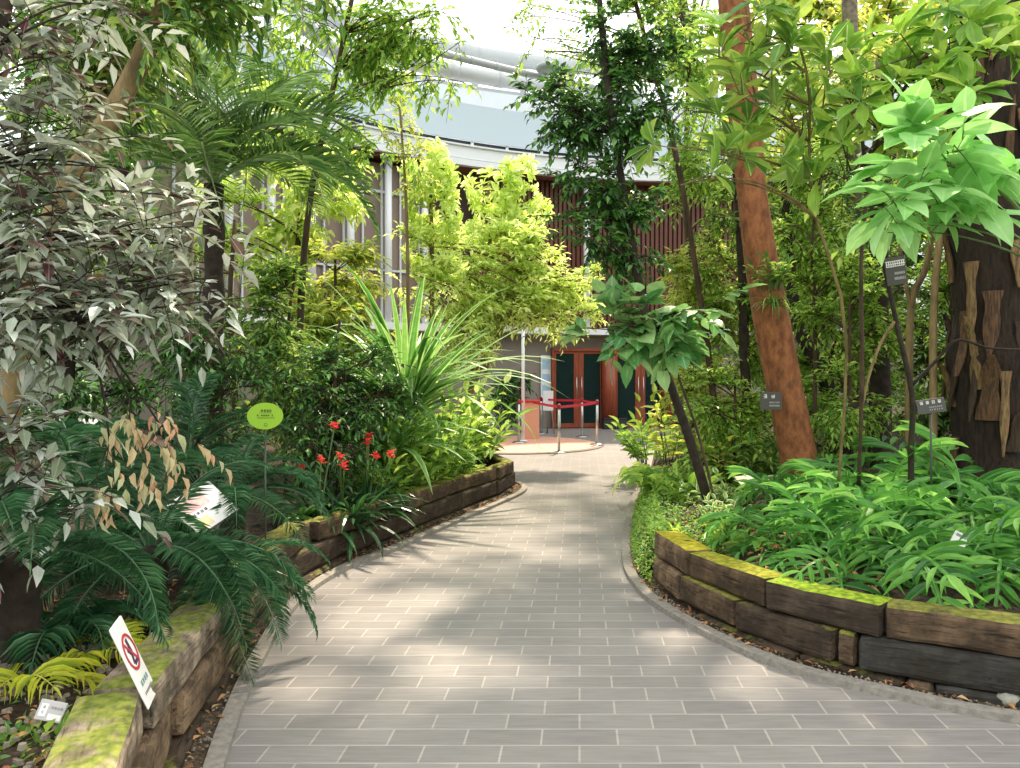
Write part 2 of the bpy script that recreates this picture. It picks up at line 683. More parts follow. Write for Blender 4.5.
SC.view_settings.view_transform = 'Standard'
SC.view_settings.look = 'None'
SC.view_settings.gamma = 1.0
SC.view_settings.use_curve_mapping = False
SC.view_settings.exposure = EXPO
SC.cycles.max_bounces = 7
SC.cycles.diffuse_bounces = 3
SC.cycles.glossy_bounces = 2
SC.cycles.transmission_bounces = 4
SC.cycles.transparent_max_bounces = 6
SC.cycles.sample_clamp_indirect = 6.0
SC.cycles.use_denoising = True

# ================================================================= materials of the hard parts
def paver_mat():
    t = NT('grey_pavers')
    tc = t.n('TexCoord')
    mp = t.n('Mapping', _vector_type='POINT')
    s = t.n('SeparateXYZ')
    t.l(tc.outputs['Object'], s.inputs[0])
    cx = t.n('CombineXYZ')
    t.l(t.math('SUBTRACT', s.outputs[0], t.math('MULTIPLY', s.outputs[1], .092)), cx.inputs[0])
    t.l(t.math('ADD', s.outputs[1], .052), cx.inputs[1])
    br = t.n('TexBrick')
    br.offset = .5
    br.inputs['Color1'].default_value = lin('7f7b78')
    br.inputs['Color2'].default_value = lin('8b8783')
    br.inputs['Mortar'].default_value = lin('a39d94')
    for k, v in (('Scale', 1.0), ('Mortar Size', .0048), ('Mortar Smooth', .15), ('Bias', -.1), ('Brick Width', .313), ('Row Height', .1415)):
        br.inputs[k].default_value = v
    t.l(cx.outputs[0], br.inputs['Vector'])
    m2 = t.n('Mapping')
    m2.inputs['Scale'].default_value = (5, 55, 1)
    t.l(tc.outputs['Object'], m2.inputs[0])
    no = t.n('TexNoise', Scale=1.0, Detail=5.0, Roughness=.6)
    t.l(m2.outputs[0], no.inputs['Vector'])
    c = t.mix(.45, br.outputs[0], t.ramp(no.outputs[0], [(.3, (.36, .36, .36, 1)), (.7, (.66, .66, .66, 1))]), 'OVERLAY')
    n2 = t.n('TexNoise', Scale=1.3, Detail=4.0)
    t.l(tc.outputs['Object'], n2.inputs['Vector'])
    c = t.mix(.35, c, t.ramp(n2.outputs[0], [(.3, (.38, .38, .37, 1)), (.7, (.64, .63, .61, 1))]), 'OVERLAY')
    p = t.n('BsdfPrincipled', Roughness=.5)
    p.inputs['Specular IOR Level'].default_value = .45
    t.l(c, p.inputs['Base Color'])
    b = t.n('Bump', Strength=.35, Distance=.006)
    hgt = t.math('ADD', t.math('MULTIPLY', no.outputs[0], .25), t.math('SUBTRACT', 1.0, br.outputs['Fac']))
    t.l(hgt, b.inputs['Height'])
    t.l(b.outputs[0], p.inputs['Normal'])
    t.l(p.outputs[0], t.out.inputs[0])
    return t.m


def sleeper_mat(name, light, dark, moss, mossc=('8f8b40', '5f6428')):
    t = NT(name)
    tc = t.n('TexCoord')
    m1 = t.n('Mapping')
    m1.inputs['Scale'].default_value = (1.2, 9, 11)
    t.l(tc.outputs['Object'], m1.inputs[0])
    a = t.n('TexNoise', Scale=4.5, Detail=9.0, Roughness=.74, Distortion=.9)
    t.l(m1.outputs[0], a.inputs['Vector'])
    b = t.n('TexNoise', Scale=5.5, Detail=5.0, Roughness=.6)
    t.l(tc.outputs['Object'], b.inputs['Vector'])
    c = t.ramp(a.outputs[0], [(.36, lin(dark)), (.48, lin(light)), (.68, tuple(min(1, x * 1.25) for x in lin(light)[:3]) + (1,))])
    c = t.mix(t.ramp(b.outputs[0], [(.42, (.75, .75, .75, 1)), (.6, (0, 0, 0, 1))]), c, lin('2b241c'))
    g = t.n('NewGeometry')
    s = t.n('SeparateXYZ')
    t.l(g.outputs['Normal'], s.inputs[0])
    upw = t.ramp(s.outputs[2], [(.55, (0, 0, 0, 1)), (.85, (1, 1, 1, 1))])
    n3 = t.n('TexNoise', Scale=4.5, Detail=6.0, Roughness=.65)
    t.l(tc.outputs['Object'], n3.inputs['Vector'])
    mk = t.ramp(n3.outputs[0], [(moss - .06, (1, 1, 1, 1)), (moss + .06, (0, 0, 0, 1))])
    n4 = t.n('TexNoise', Scale=30.0, Detail=4.0)
    t.l(tc.outputs['Object'], n4.inputs['Vector'])
    mc = t.ramp(n4.outputs[0], [(.35, lin(mossc[1])), (.65, lin(mossc[0]))])
    f = t.math('MULTIPLY', upw, mk)
    c = t.mix(f, c, mc)
    p = t.n('BsdfPrincipled', Roughness=.82)
    p.inputs['Specular IOR Level'].default_value = .25
    t.l(c, p.inputs['Base Color'])
    bp = t.n('Bump', Strength=.8, Distance=.012)
    t.l(t.math('ADD', a.outputs[0], t.math('MULTIPLY', n4.outputs[0], .25)), bp.inputs['Height'])
    t.l(bp.outputs[0], p.inputs['Normal'])
    t.l(p.outputs[0], t.out.inputs[0])
    return t.m


M_PAVE = paver_mat()
M_KERB = plain('kerb_concrete', '979187', .8, noise=.35, scale=28, bump=.3)
M_SOIL = plain('dark_soil', '4a3a2a', .95, scale=30, bump=1.0, col2='231a12')
M_GRIT = plain('gutter_soil', '6a5a44', .95, scale=40, bump=1.0, col2='2c2318')
M_SL_PALE = sleeper_mat('pale_sleeper', 'ab9a84', '5a4a3a', .50, ('8f9640', '5f6c2a'))
M_SL_MID = sleeper_mat('brown_sleeper', '6e5a45', '2b2219', .56)
M_SL_DARK = sleeper_mat('dark_sleeper', '504336', '1c1611', .40)
M_SL_BLACK = sleeper_mat('tarred_sleeper', '3f3f3b', '191a19', .30)
M_SL_BARE = sleeper_mat('bare_sleeper', '8d765c', '3d3024', .2)

# ================================================================= planting-bed outlines (edge of the paving)
LEFT = smooth_line([(-.20, .8, 0), (-.62, 1.6, 0), (-.90, 2.3, 0), (-1.09, 2.9, 0), (-1.28, 3.93, 0), (-1.37, 5.0, 0), (-1.25, 5.79, 0), (-.943, 6.51, 0), (-.55, 7.6, 0), (-.13, 8.7, 0), (.20, 9.7, 0), (.16, 10.4, 0), (-.25, 11.2, 0), (-.9, 12.6, 0), (-1.9, 15, 0)], 240)
RIGHT = smooth_line([(6.5, 2.45, 0), (4.6, 2.62, 0), (3.2, 2.88, 0), (2.19, 3.24, 0), (1.79, 3.486, 0), (1.44, 3.77, 0), (1.166, 4.22, 0), (.955, 4.81, 0), (.875, 5.3, 0), (.89, 6.0, 0), (1.10, 7.35, 0), (1.5, 9.3, 0), (2.15, 12, 0), (3.3, 17.5, 0)], 240)


def offset(line, d):
    t = nrm(np.gradient(line, axis=0))
    n = np.stack([-t[:, 1], t[:, 0], t[:, 2] * 0], -1)
    return line + n * d


# LEFT runs away from the viewer with its bed on the -x side: +d is into the bed.  RIGHT runs from +x towards the path, its bed is at -d.
def bedward(line, d):
    return offset(line, d if line is LEFT else -d)


def arclen(P):
    return np.r_[0, np.cumsum(np.linalg.norm(np.diff(P, axis=0), axis=1))]


def sub(P, s0, s1, k):
    s = arclen(P)
    q = np.linspace(s0, s1, k)
    return np.stack([np.interp(q, s, P[:, i]) for i in range(3)], -1)


def s_at_px(P, px, z, lo=None):
    """arc length where the edge at height z is seen in picture column px (first crossing after lo)"""
    Q = P.copy()
    Q[:, 2] = z
    x = np.array([to_px(q)[0] if q[1] > .4 else np.nan for q in Q])
    s = arclen(P)
    for i in range(len(x) - 1):
        if lo is not None and s[i] < lo or np.isnan(x[i]) or np.isnan(x[i + 1]):
            continue
        if (x[i] - px) * (x[i + 1] - px) <= 0:
            return s[i] + (s[i + 1] - s[i]) * (px - x[i]) / (x[i + 1] - x[i] + 1e-9)
    raise ValueError((px, z))


# ================================================================= floor
fb = Buf()
g = np.array([[-16, -4, 0], [16, -4, 0], [16, 26, 0], [-16, 26, 0]], float)
fb.add(np.vstack([g, g - [0, 0, .2]]), [np.array([[0, 1, 2, 3], [7, 6, 5, 4], [0, 4, 5, 1], [1, 5, 6, 2], [2, 6, 7, 3], [3, 7, 4, 0]])])
tag(obj('floor', fb.mesh('floor', M_PAVE, smooth=False)), kind='structure')


def ribbon(buf, A, B, z0, z1):
    """solid strip between plan lines A and B (same point count) from z0 to z1"""
    k = len(A)
    A, B = A.copy(), B.copy()
    V = []
    for L, z in ((A, z0), (A, z1), (B, z1), (B, z0)):
        q = L.copy()
        q[:, 2] = z
        V.append(q)
    j = np.arange(k - 1)
    F = []
    for a in range(4):
        b = (a + 1) % 4
        F.append(np.stack([a * k + j, a * k + j + 1, b * k + j + 1, b * k + j], -1))
    F.append(np.array([[0, k, 2 * k, 3 * k], [k - 1, 4 * k - 1, 3 * k - 1, 2 * k - 1]]))
    buf.add(np.concatenate(V), F)


KW, GAP, GAPR = .075, .21, .14      # kerb width, kerb edge to wall face
trim_n = 0
for line, cuts in ((LEFT, (0, 2.9, 5.3, 7.3, 9.4, 11.2, 15.5)), (RIGHT, (0.0, 2.4, 4.3, 6.35, 7.15, 9.5, 12.5, 19.6))):
    inner, outer = line, bedward(line, KW)
    S = arclen(line)[-1]
    for a, b in zip(cuts[:-1], cuts[1:]):
        b = min(b, S)
        i = np.linspace(a + .004, b - .004, 40)
        s = arclen(line)
        pa = np.stack([np.interp(i, s, inner[:, q]) for q in range(3)], -1)
        pb = np.stack([np.interp(i, s, outer[:, q]) for q in range(3)], -1)
        kb = Buf()
        ribbon(kb, pa, pb, -.02, .034)
        trim_n += 1
        tag(obj('trim_%d' % trim_n, kb.mesh('trim', M_KERB, smooth=False)), kind='structure')

rngg = np.random.default_rng(5)
for line, nm in ((LEFT, 'gutter_ground'), (RIGHT, 'gutter_ground')):
    A, B = bedward(line, KW), bedward(line, (GAP if line is LEFT else GAPR) + .12)
    k = len(A)
    m = 6
    G = np.stack([A + (B - A) * f for f in np.linspace(0, 1, m)])
    G[:, :, 2] = .012 + rngg.random((m, k)) * .02
    G[0, :, 2] = .01
    V = G.reshape(-1, 3)
    i, j = np.meshgrid(np.arange(m - 1), np.arange(k - 1), indexing='ij')
    b0 = i * k + j
    gb = Buf()
    gb.add(V, [np.stack([b0, b0 + 1, b0 + k + 1, b0 + k], -1).reshape(-1, 4)])
    tag(obj(nm, gb.mesh(nm, M_GRIT)), kind='structure')

def bedward_var():
    t = nrm(np.gradient(LEFT, axis=0))
    n = np.stack([-t[:, 1], t[:, 0], t[:, 2] * 0], -1)
    i = np.arange(len(LEFT))
    y = np.maximum.accumulate(LEFT[:, 1])
    return LEFT + n * np.interp(y, [1, 2.6, 3.5, 4.6, 7, 9], [.30, .25, .16, .17, .20, .20])[:, None]


# soil of the two beds, rising away from the walls
def soil(line, far_x, rise, nm, z0=.33):
    P = sub(bedward(line, GAP + .10), 0, arclen(line)[-1], 90)
    m = 36
    G = np.zeros((m, len(P), 3))
    for i, f in enumerate(np.linspace(0, 1, m) ** 1.6):
        x = P[:, 0] * (1 - f) + far_x * f
        G[i, :, 0], G[i, :, 1] = x, P[:, 1]
        d = np.abs(x - P[:, 0])
        G[i, :, 2] = z0 - .04 + rise * (1 - np.exp(-d / 2.2)) + .05 * np.sin(x * 3.1 + P[:, 1] * 2.3) * np.minimum(d, 1) + .02 * rngg.normal(size=len(P)) * np.minimum(d * 3, 1)
    k = len(P)
    i, j = np.meshgrid(np.arange(m - 1), np.arange(k - 1), indexing='ij')
    b0 = i * k + j
    q = np.stack([b0, b0 + 1, b0 + k + 1, b0 + k], -1).reshape(-1, 4)
    sb = Buf()
    sb.add(G.reshape(-1, 3), [q if line is RIGHT else q[:, ::-1]])
    tag(obj(nm, sb.mesh(nm, M_SOIL)), kind='structure')


soil(LEFT, -13, .30, 'bed_ground', .27)
soil(RIGHT, 13, .45, 'bed_ground')


def soil_z(x, y):
    if x < 0.6:
        P = bedward(LEFT, GAP + .1)
        xe = np.interp(y, P[20:, 1], P[20:, 0])
        d, r, z = max(xe - x, 0), .30, .23
    else:
        P = bedward(RIGHT, GAP + .1)
        xe = np.interp(y, P[:, 1], P[:, 0])
        d, r, z = max(x - xe, 0), .45, .29
    return z + r * (1 - math.exp(-d / 2.2))


# ================================================================= timber sleepers
def sleeper(P, s0, s1, z0, z1, mat, label, seed, thick=.17, out=0.0, group=None):
    rng = np.random.default_rng(seed)
    q = sub(P, s0 + .006, s1 - .006, 9)
    a, b = q[0], q[-1]
    mid = (a + b) / 2 + (q[4] - (a + b) / 2) * .6
    d = nrm(b - a)
    nrm_in = np.array([-d[1], d[0], 0])
    L = np.linalg.norm(b - a)
    nx = max(10, int(L / .05))
    ny, nz = 6, 7
    lx = np.linspace(-L / 2, L / 2, nx)
    ly = np.linspace(0, thick, ny)
    lz = np.linspace(z0, z1, nz)
    # bend along the wall line a little so that ends meet
    B = Buf()
    grid = {}
    V, F = [], []

    def vid(i, j, k):
        if (i, j, k) not in grid:
            x, y, z = lx[i], ly[j], lz[k]
            # chamfer
            c = .009
            ex = (i in (0, nx - 1)) + (j in (0, ny - 1)) + (k in (0, nz - 1))
            if ex >= 2:
                x -= np.sign(x) * c * (i in (0, nx - 1))
                y += (c if j == 0 else -c) * (j in (0, ny - 1))
                z += (c if k == 0 else -c) * (k in (0, nz - 1))
            grid[(i, j, k)] = len(V)
            V.append((x, y, z))
        return grid[(i, j, k)]

    for i in range(nx - 1):
        for j in range(ny - 1):
            F.append([vid(i, j, 0), vid(i, j + 1, 0), vid(i + 1, j + 1, 0), vid(i + 1, j, 0)])
            F.append([vid(i, j, nz - 1), vid(i + 1, j, nz - 1), vid(i + 1, j + 1, nz - 1), vid(i, j + 1, nz - 1)])
        for k in range(nz - 1):
            F.append([vid(i, 0, k), vid(i + 1, 0, k), vid(i + 1, 0, k + 1), vid(i, 0, k + 1)])
            F.append([vid(i, ny - 1, k), vid(i, ny - 1, k + 1), vid(i + 1, ny - 1, k + 1), vid(i + 1, ny - 1, k)])
    for j in range(ny - 1):
        for k in range(nz - 1):
            F.append([vid(0, j, k), vid(0, j, k + 1), vid(0, j + 1, k + 1), vid(0, j + 1, k)])
            F.append([vid(nx - 1, j, k), vid(nx - 1, j + 1, k), vid(nx - 1, j + 1, k + 1), vid(nx - 1, j, k + 1)])
    V = np.array(V)
    ph = rng.uniform(0, 6, 6)
    for ax, (f1, f2) in ((1, (5, 17)), (2, (4, 13))):
        V[:, ax] += .003 * np.sin(V[:, 0] * f1 + V[:, 2] * 11 + ph[0]) + .0016 * np.sin(V[:, 0] * f2 + V[:, 1] * 23 + ph[1])
    V += rng.normal(size=V.shape) * .001
    V[:, 2] += (V[:, 0] / L) * rng.uniform(-.012, .012)
    # local frame: x along the sleeper
    F = np.array(F)
    B.add(V, [F])
    me = B.mesh('timber_sleeper', mat, smooth=False)
    o = bpy.data.objects.new('timber_sleeper', me)
    COL.objects.link(o)
    c = mid - nrm_in * (out + rng.uniform(-.006, .006))
    o.location = (c[0], c[1], 0)
    o.rotation_euler = (0, 0, math.atan2(d[1], d[0]) + rng.uniform(-.008, .008))
    tag(o, label, 'railway sleeper', group)
    return o


WL = bedward_var()
WR = bedward(RIGHT, GAPR)[::-1].copy()      # runs from the far end towards the viewer's side
TOPZ, MIDZ, TOPL = .40, .232, .40
ORD = ['first', 'second', 'third', 'fourth', 'fifth', 'sixth', 'seventh', 'eighth', 'ninth', 'tenth']
# left wall, joints read from where they are seen along the wall
sj = [s_at_px(WL, x, TOPZ, 1.5) for x in (150, 236)]
sL = arclen(WL)
def s_at_y(P, y):
    s = arclen(P)
    i = np.argmax(P[:, 1] >= y)
    return s[i]
top = [s_at_y(WL, 1.35), sj[0], sj[1]] + [s_at_px(WL, x, TOPZ, sj[1] + .6) for x in (318, 378, 403, 443, 497)] + [s_at_y(WL, 9.85), s_at_y(WL, 10.7), s_at_y(WL, 11.9)]
bot = [s_at_y(WL, 1.5), s_at_y(WL, 2.95), s_at_y(WL, 4.0)] + [s_at_px(WL, x, MIDZ, sj[1] + 1.0) for x in (290, 350, 408, 461, 495)] + [s_at_y(WL, 9.95), s_at_y(WL, 11.0), s_at_y(WL, 12.2)]
low = [s_at_y(WL, 2.1), s_at_y(WL, 3.3), s_at_y(WL, 4.8), s_at_y(WL, 6.4), s_at_y(WL, 8.0), s_at_y(WL, 9.7)]
mats_t = [M_SL_PALE, M_SL_PALE, M_SL_MID, M_SL_MID, M_SL_MID, M_SL_MID, M_SL_MID, M_SL_MID, M_SL_MID, M_SL_DARK]
top_look = ['pale sleeper with moss streaks beside the small plate label on the cycad wall',
            'moss-topped weathered sleeper behind the no-entry style sign on the cycad wall',
            'sleeper half covered by drooping cycad fronds, third of the cycad wall',
            'brown sleeper below the broad strap leaves, fourth of the cycad wall top course',
            'short sleeper beside the grass tuft, fifth of the cycad wall top course',
            'green-edged sleeper below the light green leaves, sixth of the cycad wall top course',
            'brown sleeper before the wall end, seventh of the cycad wall top course',
            'sleeper at the far corner, eighth of the cycad wall top course',
            'sleeper just round the far corner, ninth of the cycad wall top course',
            'last sleeper round the far corner of the cycad wall top course']
for i, (a, b) in enumerate(zip(top[:-1], top[1:])):
    sleeper(WL, a, b, MIDZ + .002, TOPL - .002 * i, mats_t[i], top_look[i].replace('no-entry style', 'red circle'), 100 + i, thick=.215 if i < 2 else .19 if i < 3 else .16, out=[0, .01, 0, .02, -.01, .015, 0, .01, 0, 0][i], group='timber sleepers of the cycad wall')
for i, (a, b) in enumerate(zip(bot[:-1], bot[1:])):
    sleeper(WL, a, b, .054, MIDZ - .003, M_SL_BARE if i < 3 else M_SL_DARK, '%s sleeper of the lower course under the cycad wall, counted from the plate label' % ORD[i], 130 + i, out=.022, group='timber sleepers of the cycad wall')
for i, (a, b) in enumerate(zip(low[:-1], low[1:])):
    sleeper(WL, a, b, -.03, .05, M_SL_DARK, '%s half-buried footing sleeper in the leaf litter along the cycad wall' % ORD[i], 150 + i, out=.055, thick=.15, group='timber sleepers of the cycad wall')
# right wall
sc = arclen(WR)[np.argmax(WR[:, 1] < 5.36)]
top = [sc] + [s_at_px(WR, x, TOPZ, sc) for x in (688, 766, 884)]
top += [top[-1] + .82, top[-1] + 1.7, top[-1] + 2.7]
bot = [sc + .02] + [s_at_px(WR, x, MIDZ, sc) for x in (682, 738, 837, 858)]
bot += [bot[-1] + .98, bot[-1] + 2.0]
low = [s_at_px(WR, x, .05, sc) for x in (700, 800, 905, 935)]
low += [low[-1] + .9]
look_t = ['short moss-topped end sleeper beside the creeping ground cover at the fern wall corner',
          'dark sleeper with yellow-green top in front of the leaf litter of the fern bed',
          'very dark sleeper with a bright green mossy lip under the fern fronds',
          'brown cracked sleeper under the hanging fern frond, fourth of the fern wall top course',
          'fifth sleeper of the fern wall top course counted from the creeping ground cover',
          'sixth sleeper of the fern wall top course counted from the creeping ground cover']
mt = [M_SL_BARE, M_SL_MID, M_SL_DARK, M_SL_MID, M_SL_MID, M_SL_MID]
M_SL_MOSSY = sleeper_mat('moss_topped_sleeper', '8d765c', '3d3024', .72, ('b9ab2e', '8d8a22'))
M_SL_MOSSB = sleeper_mat('moss_lipped_sleeper', '51453a', '1f1914', .66, ('9db52c', '63791c'))
mt[0], mt[1], mt[2] = M_SL_MOSSY, sleeper_mat('mossy_brown_sleeper', '66543f', '281f17', .6, ('a8a232', '6b7420')), M_SL_MOSSB
for i, (a, b) in enumerate(zip(top[:-1], top[1:])):
    sleeper(WR, a, b, MIDZ + .002, TOPZ + (.008 if i == 0 else 0), mt[i], look_t[i], 170 + i, thick=.19, out=[-.0, 0, .01, .0, 0, 0][i], group='timber sleepers of the fern wall')
mb = [M_SL_BARE, M_SL_MID, M_SL_DARK, M_SL_MID, M_SL_BLACK, M_SL_BLACK]
look_b = ['short jutting sleeper directly under the moss-topped end sleeper of the fern wall',
          'second sleeper of the fern wall lower course, below the yellow-green top one',
          'long dark brown sleeper in the middle of the fern wall lower course',
          'short upright-looking block between two long sleepers of the fern wall lower course',
          'black tarred sleeper in the fern wall lower course beside the short block',
          'second black tarred sleeper of the fern wall lower course, further from the corner']
for i, (a, b) in enumerate(zip(bot[:-1], bot[1:])):
    sleeper(WR, a, b, .066, MIDZ - .003, mb[i], look_b[i], 190 + i, out=.02, group='timber sleepers of the fern wall')
look_l = ['dark half-buried footing sleeper in the gravel below the fern wall corner',
          'brown half-buried footing sleeper of the fern wall beside the small pale block',
          'small pale wooden block wedged at the foot of the fern wall',
          'black half-buried footing sleeper at the foot of the tarred fern wall sleeper']
for i, (a, b) in enumerate(zip(low[:-1], low[1:])):
    sleeper(WR, a, b, -.03, .062, [M_SL_DARK, M_SL_DARK, M_SL_BARE, M_SL_BLACK][i], look_l[i], 210 + i, out=.035, thick=.15, group='timber sleepers of the fern wall')

# stone at the foot of the right wall, fallen leaves in both gutters
def pebble(name, c, r, mat, label, cat, seed, group=None):
    rng = np.random.default_rng(seed)
    B = Buf()
    a = np.arange(14) / 14 * 2 * PI
    th = np.linspace(0.05, PI - .05, 9)
    V = np.stack([np.sin(th)[:, None] * np.cos(a), np.sin(th)[:, None] * np.sin(a), np.repeat(np.cos(th)[:, None], 14, 1)], -1).reshape(-1, 3)
    V = V * np.asarray(r) * (1 + .06 * np.sin(V @ rng.normal(size=3) * 3 + 1))[:, None]
    j, s = np.meshgrid(np.arange(8), np.arange(14), indexing='ij')
    F = np.stack([j * 14 + s, (j + 1) * 14 + s, (j + 1) * 14 + (s + 1) % 14, j * 14 + (s + 1) % 14], -1).reshape(-1, 4)
    B.add(V, [F, np.arange(14)[None], (8 * 14 + np.arange(14))[None, ::-1]])
    o = obj(name, B.mesh(name, mat), None, tuple(c))
    return tag(o, label, cat, group)


pp = at(1013, 708, 3.33)
pebble('stone', (pp[0] + .02, pp[1] + .06, .045), (.055, .045, .035), plain('grey_stone', '9a9a8c', .7, noise=.3, scale=20), 'rounded grey-green stone at the foot of the black tarred sleeper', 'stone', 3)

M_DEAD = leaf_mat('dead_leaf', ['6b4a2b', '9a6b3c', 'b98c5a', '7a3f2a', 'c7a878'], .7, .15, .2, 'd0b080')
LB = Buf()
rl = np.random.default_rng(11)
for line, n in ((LEFT, 420), (RIGHT, 420)):
    s = rl.uniform(.2, 12.0, n)
    P = np.stack([np.interp(s, arclen(line), bedward(line, KW)[:, q]) for q in range(3)], -1)
    Q = np.stack([np.interp(s, arclen(line), bedward(line, (GAP if line is LEFT else GAPR) - .02)[:, q]) for q in range(3)], -1)
    p = P + (Q - P) * rl.random((n, 1))
    p[:, 2] = .034 + rl.random(n) * .014
    d = rdir(rl, n) * np.array([1, 1, .25])
    L = rl.uniform(.018, .055, n)
    leaves(LB, get_tpl('ovate', 3, .35, .15), p, d, np.array([0, 0, 1.0]) + rdir(rl, n) * .35, L, L * .45, rl.random(n))
tag(obj('leaf_litter', LB.mesh('leaf_litter', M_DEAD, smooth=False)), 'dry brown fallen leaves scattered in the soil gutters along the kerbs', 'fallen leaves', None, 'stuff')
M_GRAV = plain('gravel_bits', '9b8f7c', .85, noise=.5, scale=9)
LB = Buf()
for line, n in ((LEFT, 700), (RIGHT, 1000)):
    s = rl.uniform(.2, 9.0, n)
    P = np.stack([np.interp(s, arclen(line), bedward(line, KW + .005)[:, q]) for q in range(3)], -1)
    Q = np.stack([np.interp(s, arclen(line), bedward(line, (GAP if line is LEFT else GAPR) - .01)[:, q]) for q in range(3)], -1)
    p = P + (Q - P) * rl.random((n, 1)) ** 1.5
    for q in range(n):
        r = rl.uniform(.004, .012)
        v = np.array([[1, 0, 0], [-.5, .87, 0], [-.5, -.87, 0], [0.1, 0, .8]]) * r
        LB.add(v @ rotz(rl.uniform(0, 6)).T + [p[q, 0], p[q, 1], .024 + rl.random() * .01], [np.array([[0, 1, 3], [1, 2, 3], [2, 0, 3], [0, 2, 1]])])
tag(obj('gravel', LB.mesh('gravel', M_GRAV, smooth=False)), 'small pale gravel grains in the soil gutters along the kerbs', 'gravel', None, 'stuff')
# ================================================================= curved conservatory building at the end of the path
CX, CY = 5.4, 7.4
M_PLAST = plain('taupe_plaster', '8a8078', .8, noise=.08, scale=3)
M_WHITE = plain('white_metal', 'dfe3e7', .45)
M_WHITE2 = plain('offwhite_panel', 'd3d9de', .6, noise=.03, scale=2)
M_TUBE = plain('roof_tube', 'c3c8cc', .45)
M_BAL = plain('pale_blue_panel', 'c3d2e0', .35)
M_DARKGAP = plain('dark_gap', '2e3236', .7)
M_BROWNP = plain('brown_screen_panel', '8c7a70', .6, noise=.1, scale=2)
M_SLAT = plain('red_brown_slat', '6b3a2a', .5, noise=.25, scale=4, stretch=(8, 8, .5))
M_DOORW = plain('red_brown_wood', '9a4a2e', .4, scale=5, stretch=(14, 14, .7), col2='6e2f1c')
M_SOFF = plain('brown_soffit', '7a4f42', .7)
M_STEEL = plain('brushed_steel', 'b8b8b4', .3, 1.0)
M_BLACKB = plain('black_box', '26272a', .5)


def glass(name, col, rough=.05):
    t = NT(name)
    p = t.n('BsdfPrincipled', Roughness=rough)
    p.inputs['Base Color'].default_value = lin(col)
    p.inputs['Transmission Weight'].default_value = .75
    p.inputs['IOR'].default_value = 1.2
    t.l(p.outputs[0], t.out.inputs[0])
    return t.m


M_GLASS = glass('teal_door_glass', '3a5654')


def arc_wall(buf, r0, r1, a0, a1, z0, z1, n=40):
    a = np.radians(np.linspace(a0, a1, n))
    A = np.stack([CX + r0 * np.sin(a), CY + r0 * np.cos(a), a * 0], -1)
    B = np.stack([CX + r1 * np.sin(a), CY + r1 * np.cos(a), a * 0], -1)
    ribbon(buf, A, B, z0, z1)


def struct(name, buf, mat, parent=None, smooth=False):
    o = obj(name, buf.mesh(name, mat, smooth=smooth), parent)
    if parent is None:
        o['kind'] = 'structure'
    return o


def ang_x(x, r):
    return math.degrees(math.asin((x - CX) / r))


def rp(r, a, z):
    a = math.radians(a)
    return np.array([CX + r * math.sin(a), CY + r * math.cos(a), z])


# lower wall, with an opening for the doors
aD0, aD1 = ang_x(1.22, 14.6), ang_x(5.0, 14.6)
b = Buf()
arc_wall(b, 14.6, 14.9, -62, aD0, 0, 2.62)
arc_wall(b, 14.6, 14.9, aD1, 22, 0, 2.62)
arc_wall(b, 14.6, 14.9, aD0, aD1, 2.22, 2.62)
wall_low = struct('wall_back', b, M_PLAST)
b = Buf()
arc_wall(b, 14.05, 14.95, -62, 22, 2.62, 2.80)
struct('trim_eave', b, M_WHITE)
# upper storey: dark recess with red-brown slats, brown screens behind white posts on the near side
b = Buf()
arc_wall(b, 14.9, 15.1, -62, 22, 2.8, 6.95)
struct('wall_upper', b, plain('dark_upper_wall', '4a3a35', .8))
for i, (a0, a1) in enumerate(((-26, -8), (-8, 8))):
    b = Buf()
    for a in np.arange(a0 + .3, a1, .52):
        box(b, rp(14.62, a, 4.85), (.085, .05, 4.1), rotz(-math.radians(a)))
    struct('wall_slat_%d' % (i + 1), b, M_SLAT)
b = Buf()
arc_wall(b, 14.55, 14.6, -60, -31.5, 2.8, 6.8, 60)
struct('window_1', b, M_BROWNP)
b = Buf()
for a in np.arange(-59, -31, 2.05):
    box(b, rp(14.50, a, 4.8), (.045, .05, 4.0), rotz(-math.radians(a)))
arc_wall(b, 14.47, 14.53, -60, -31.5, 6.05, 6.11, 60)
arc_wall(b, 14.47, 14.53, -60, -31.5, 4.1, 4.15, 60)
obj('window_frame', b.mesh('window_frame', M_WHITE2, smooth=False), bpy.data.objects['window_1'])
n = 0
for a in (-56.7, -52.6, -48.5, -44.4, -40.3, -36.2, -32.1, -13.2):
    b = Buf()
    lathe(b, rp(14.25, a, 0), [(.09, 2.8), (.09, 6.95)], 16)
    n += 1
    o = obj('column_%d' % n, b.mesh('column', M_WHITE))
    o['kind'] = 'structure'
# soffit, fascia, dark shadow gap, glass balustrade
b = Buf()
arc_wall(b, 14.0, 16.6, -62, 24, 6.95, 7.0, 60)
struct('ceiling_soffit', b, M_SOFF)
b = Buf()
arc_wall(b, 13.86, 14.02, -62, 24, 6.9, 7.06, 60)
arc_wall(b, 13.92, 14.02, -62, 24, 7.09, 7.40, 60)
arc_wall(b, 13.86, 14.02, -62, 24, 7.40, 7.44, 60)
struct('trim_fascia', b, M_WHITE)
b = Buf()
arc_wall(b, 13.99, 14.10, -62, 24, 7.0, 7.56, 60)
struct('trim_gap', b, M_DARKGAP)
b = Buf()
arc_wall(b, 13.90, 13.93, -62, 24, 7.56, 8.5, 60)
struct('wall_balustrade', b, M_BAL)
b = Buf()
for a in np.arange(-60, 24, 4.1):
    box(b, rp(13.97, a, 7.55), (.07, .05, .30), rotz(-math.radians(a)))
struct('trim_clamp', b, M_WHITE)
b = Buf()
arc_wall(b, 14.0, 16.8, -62, 24, 7.44, 7.5, 60)
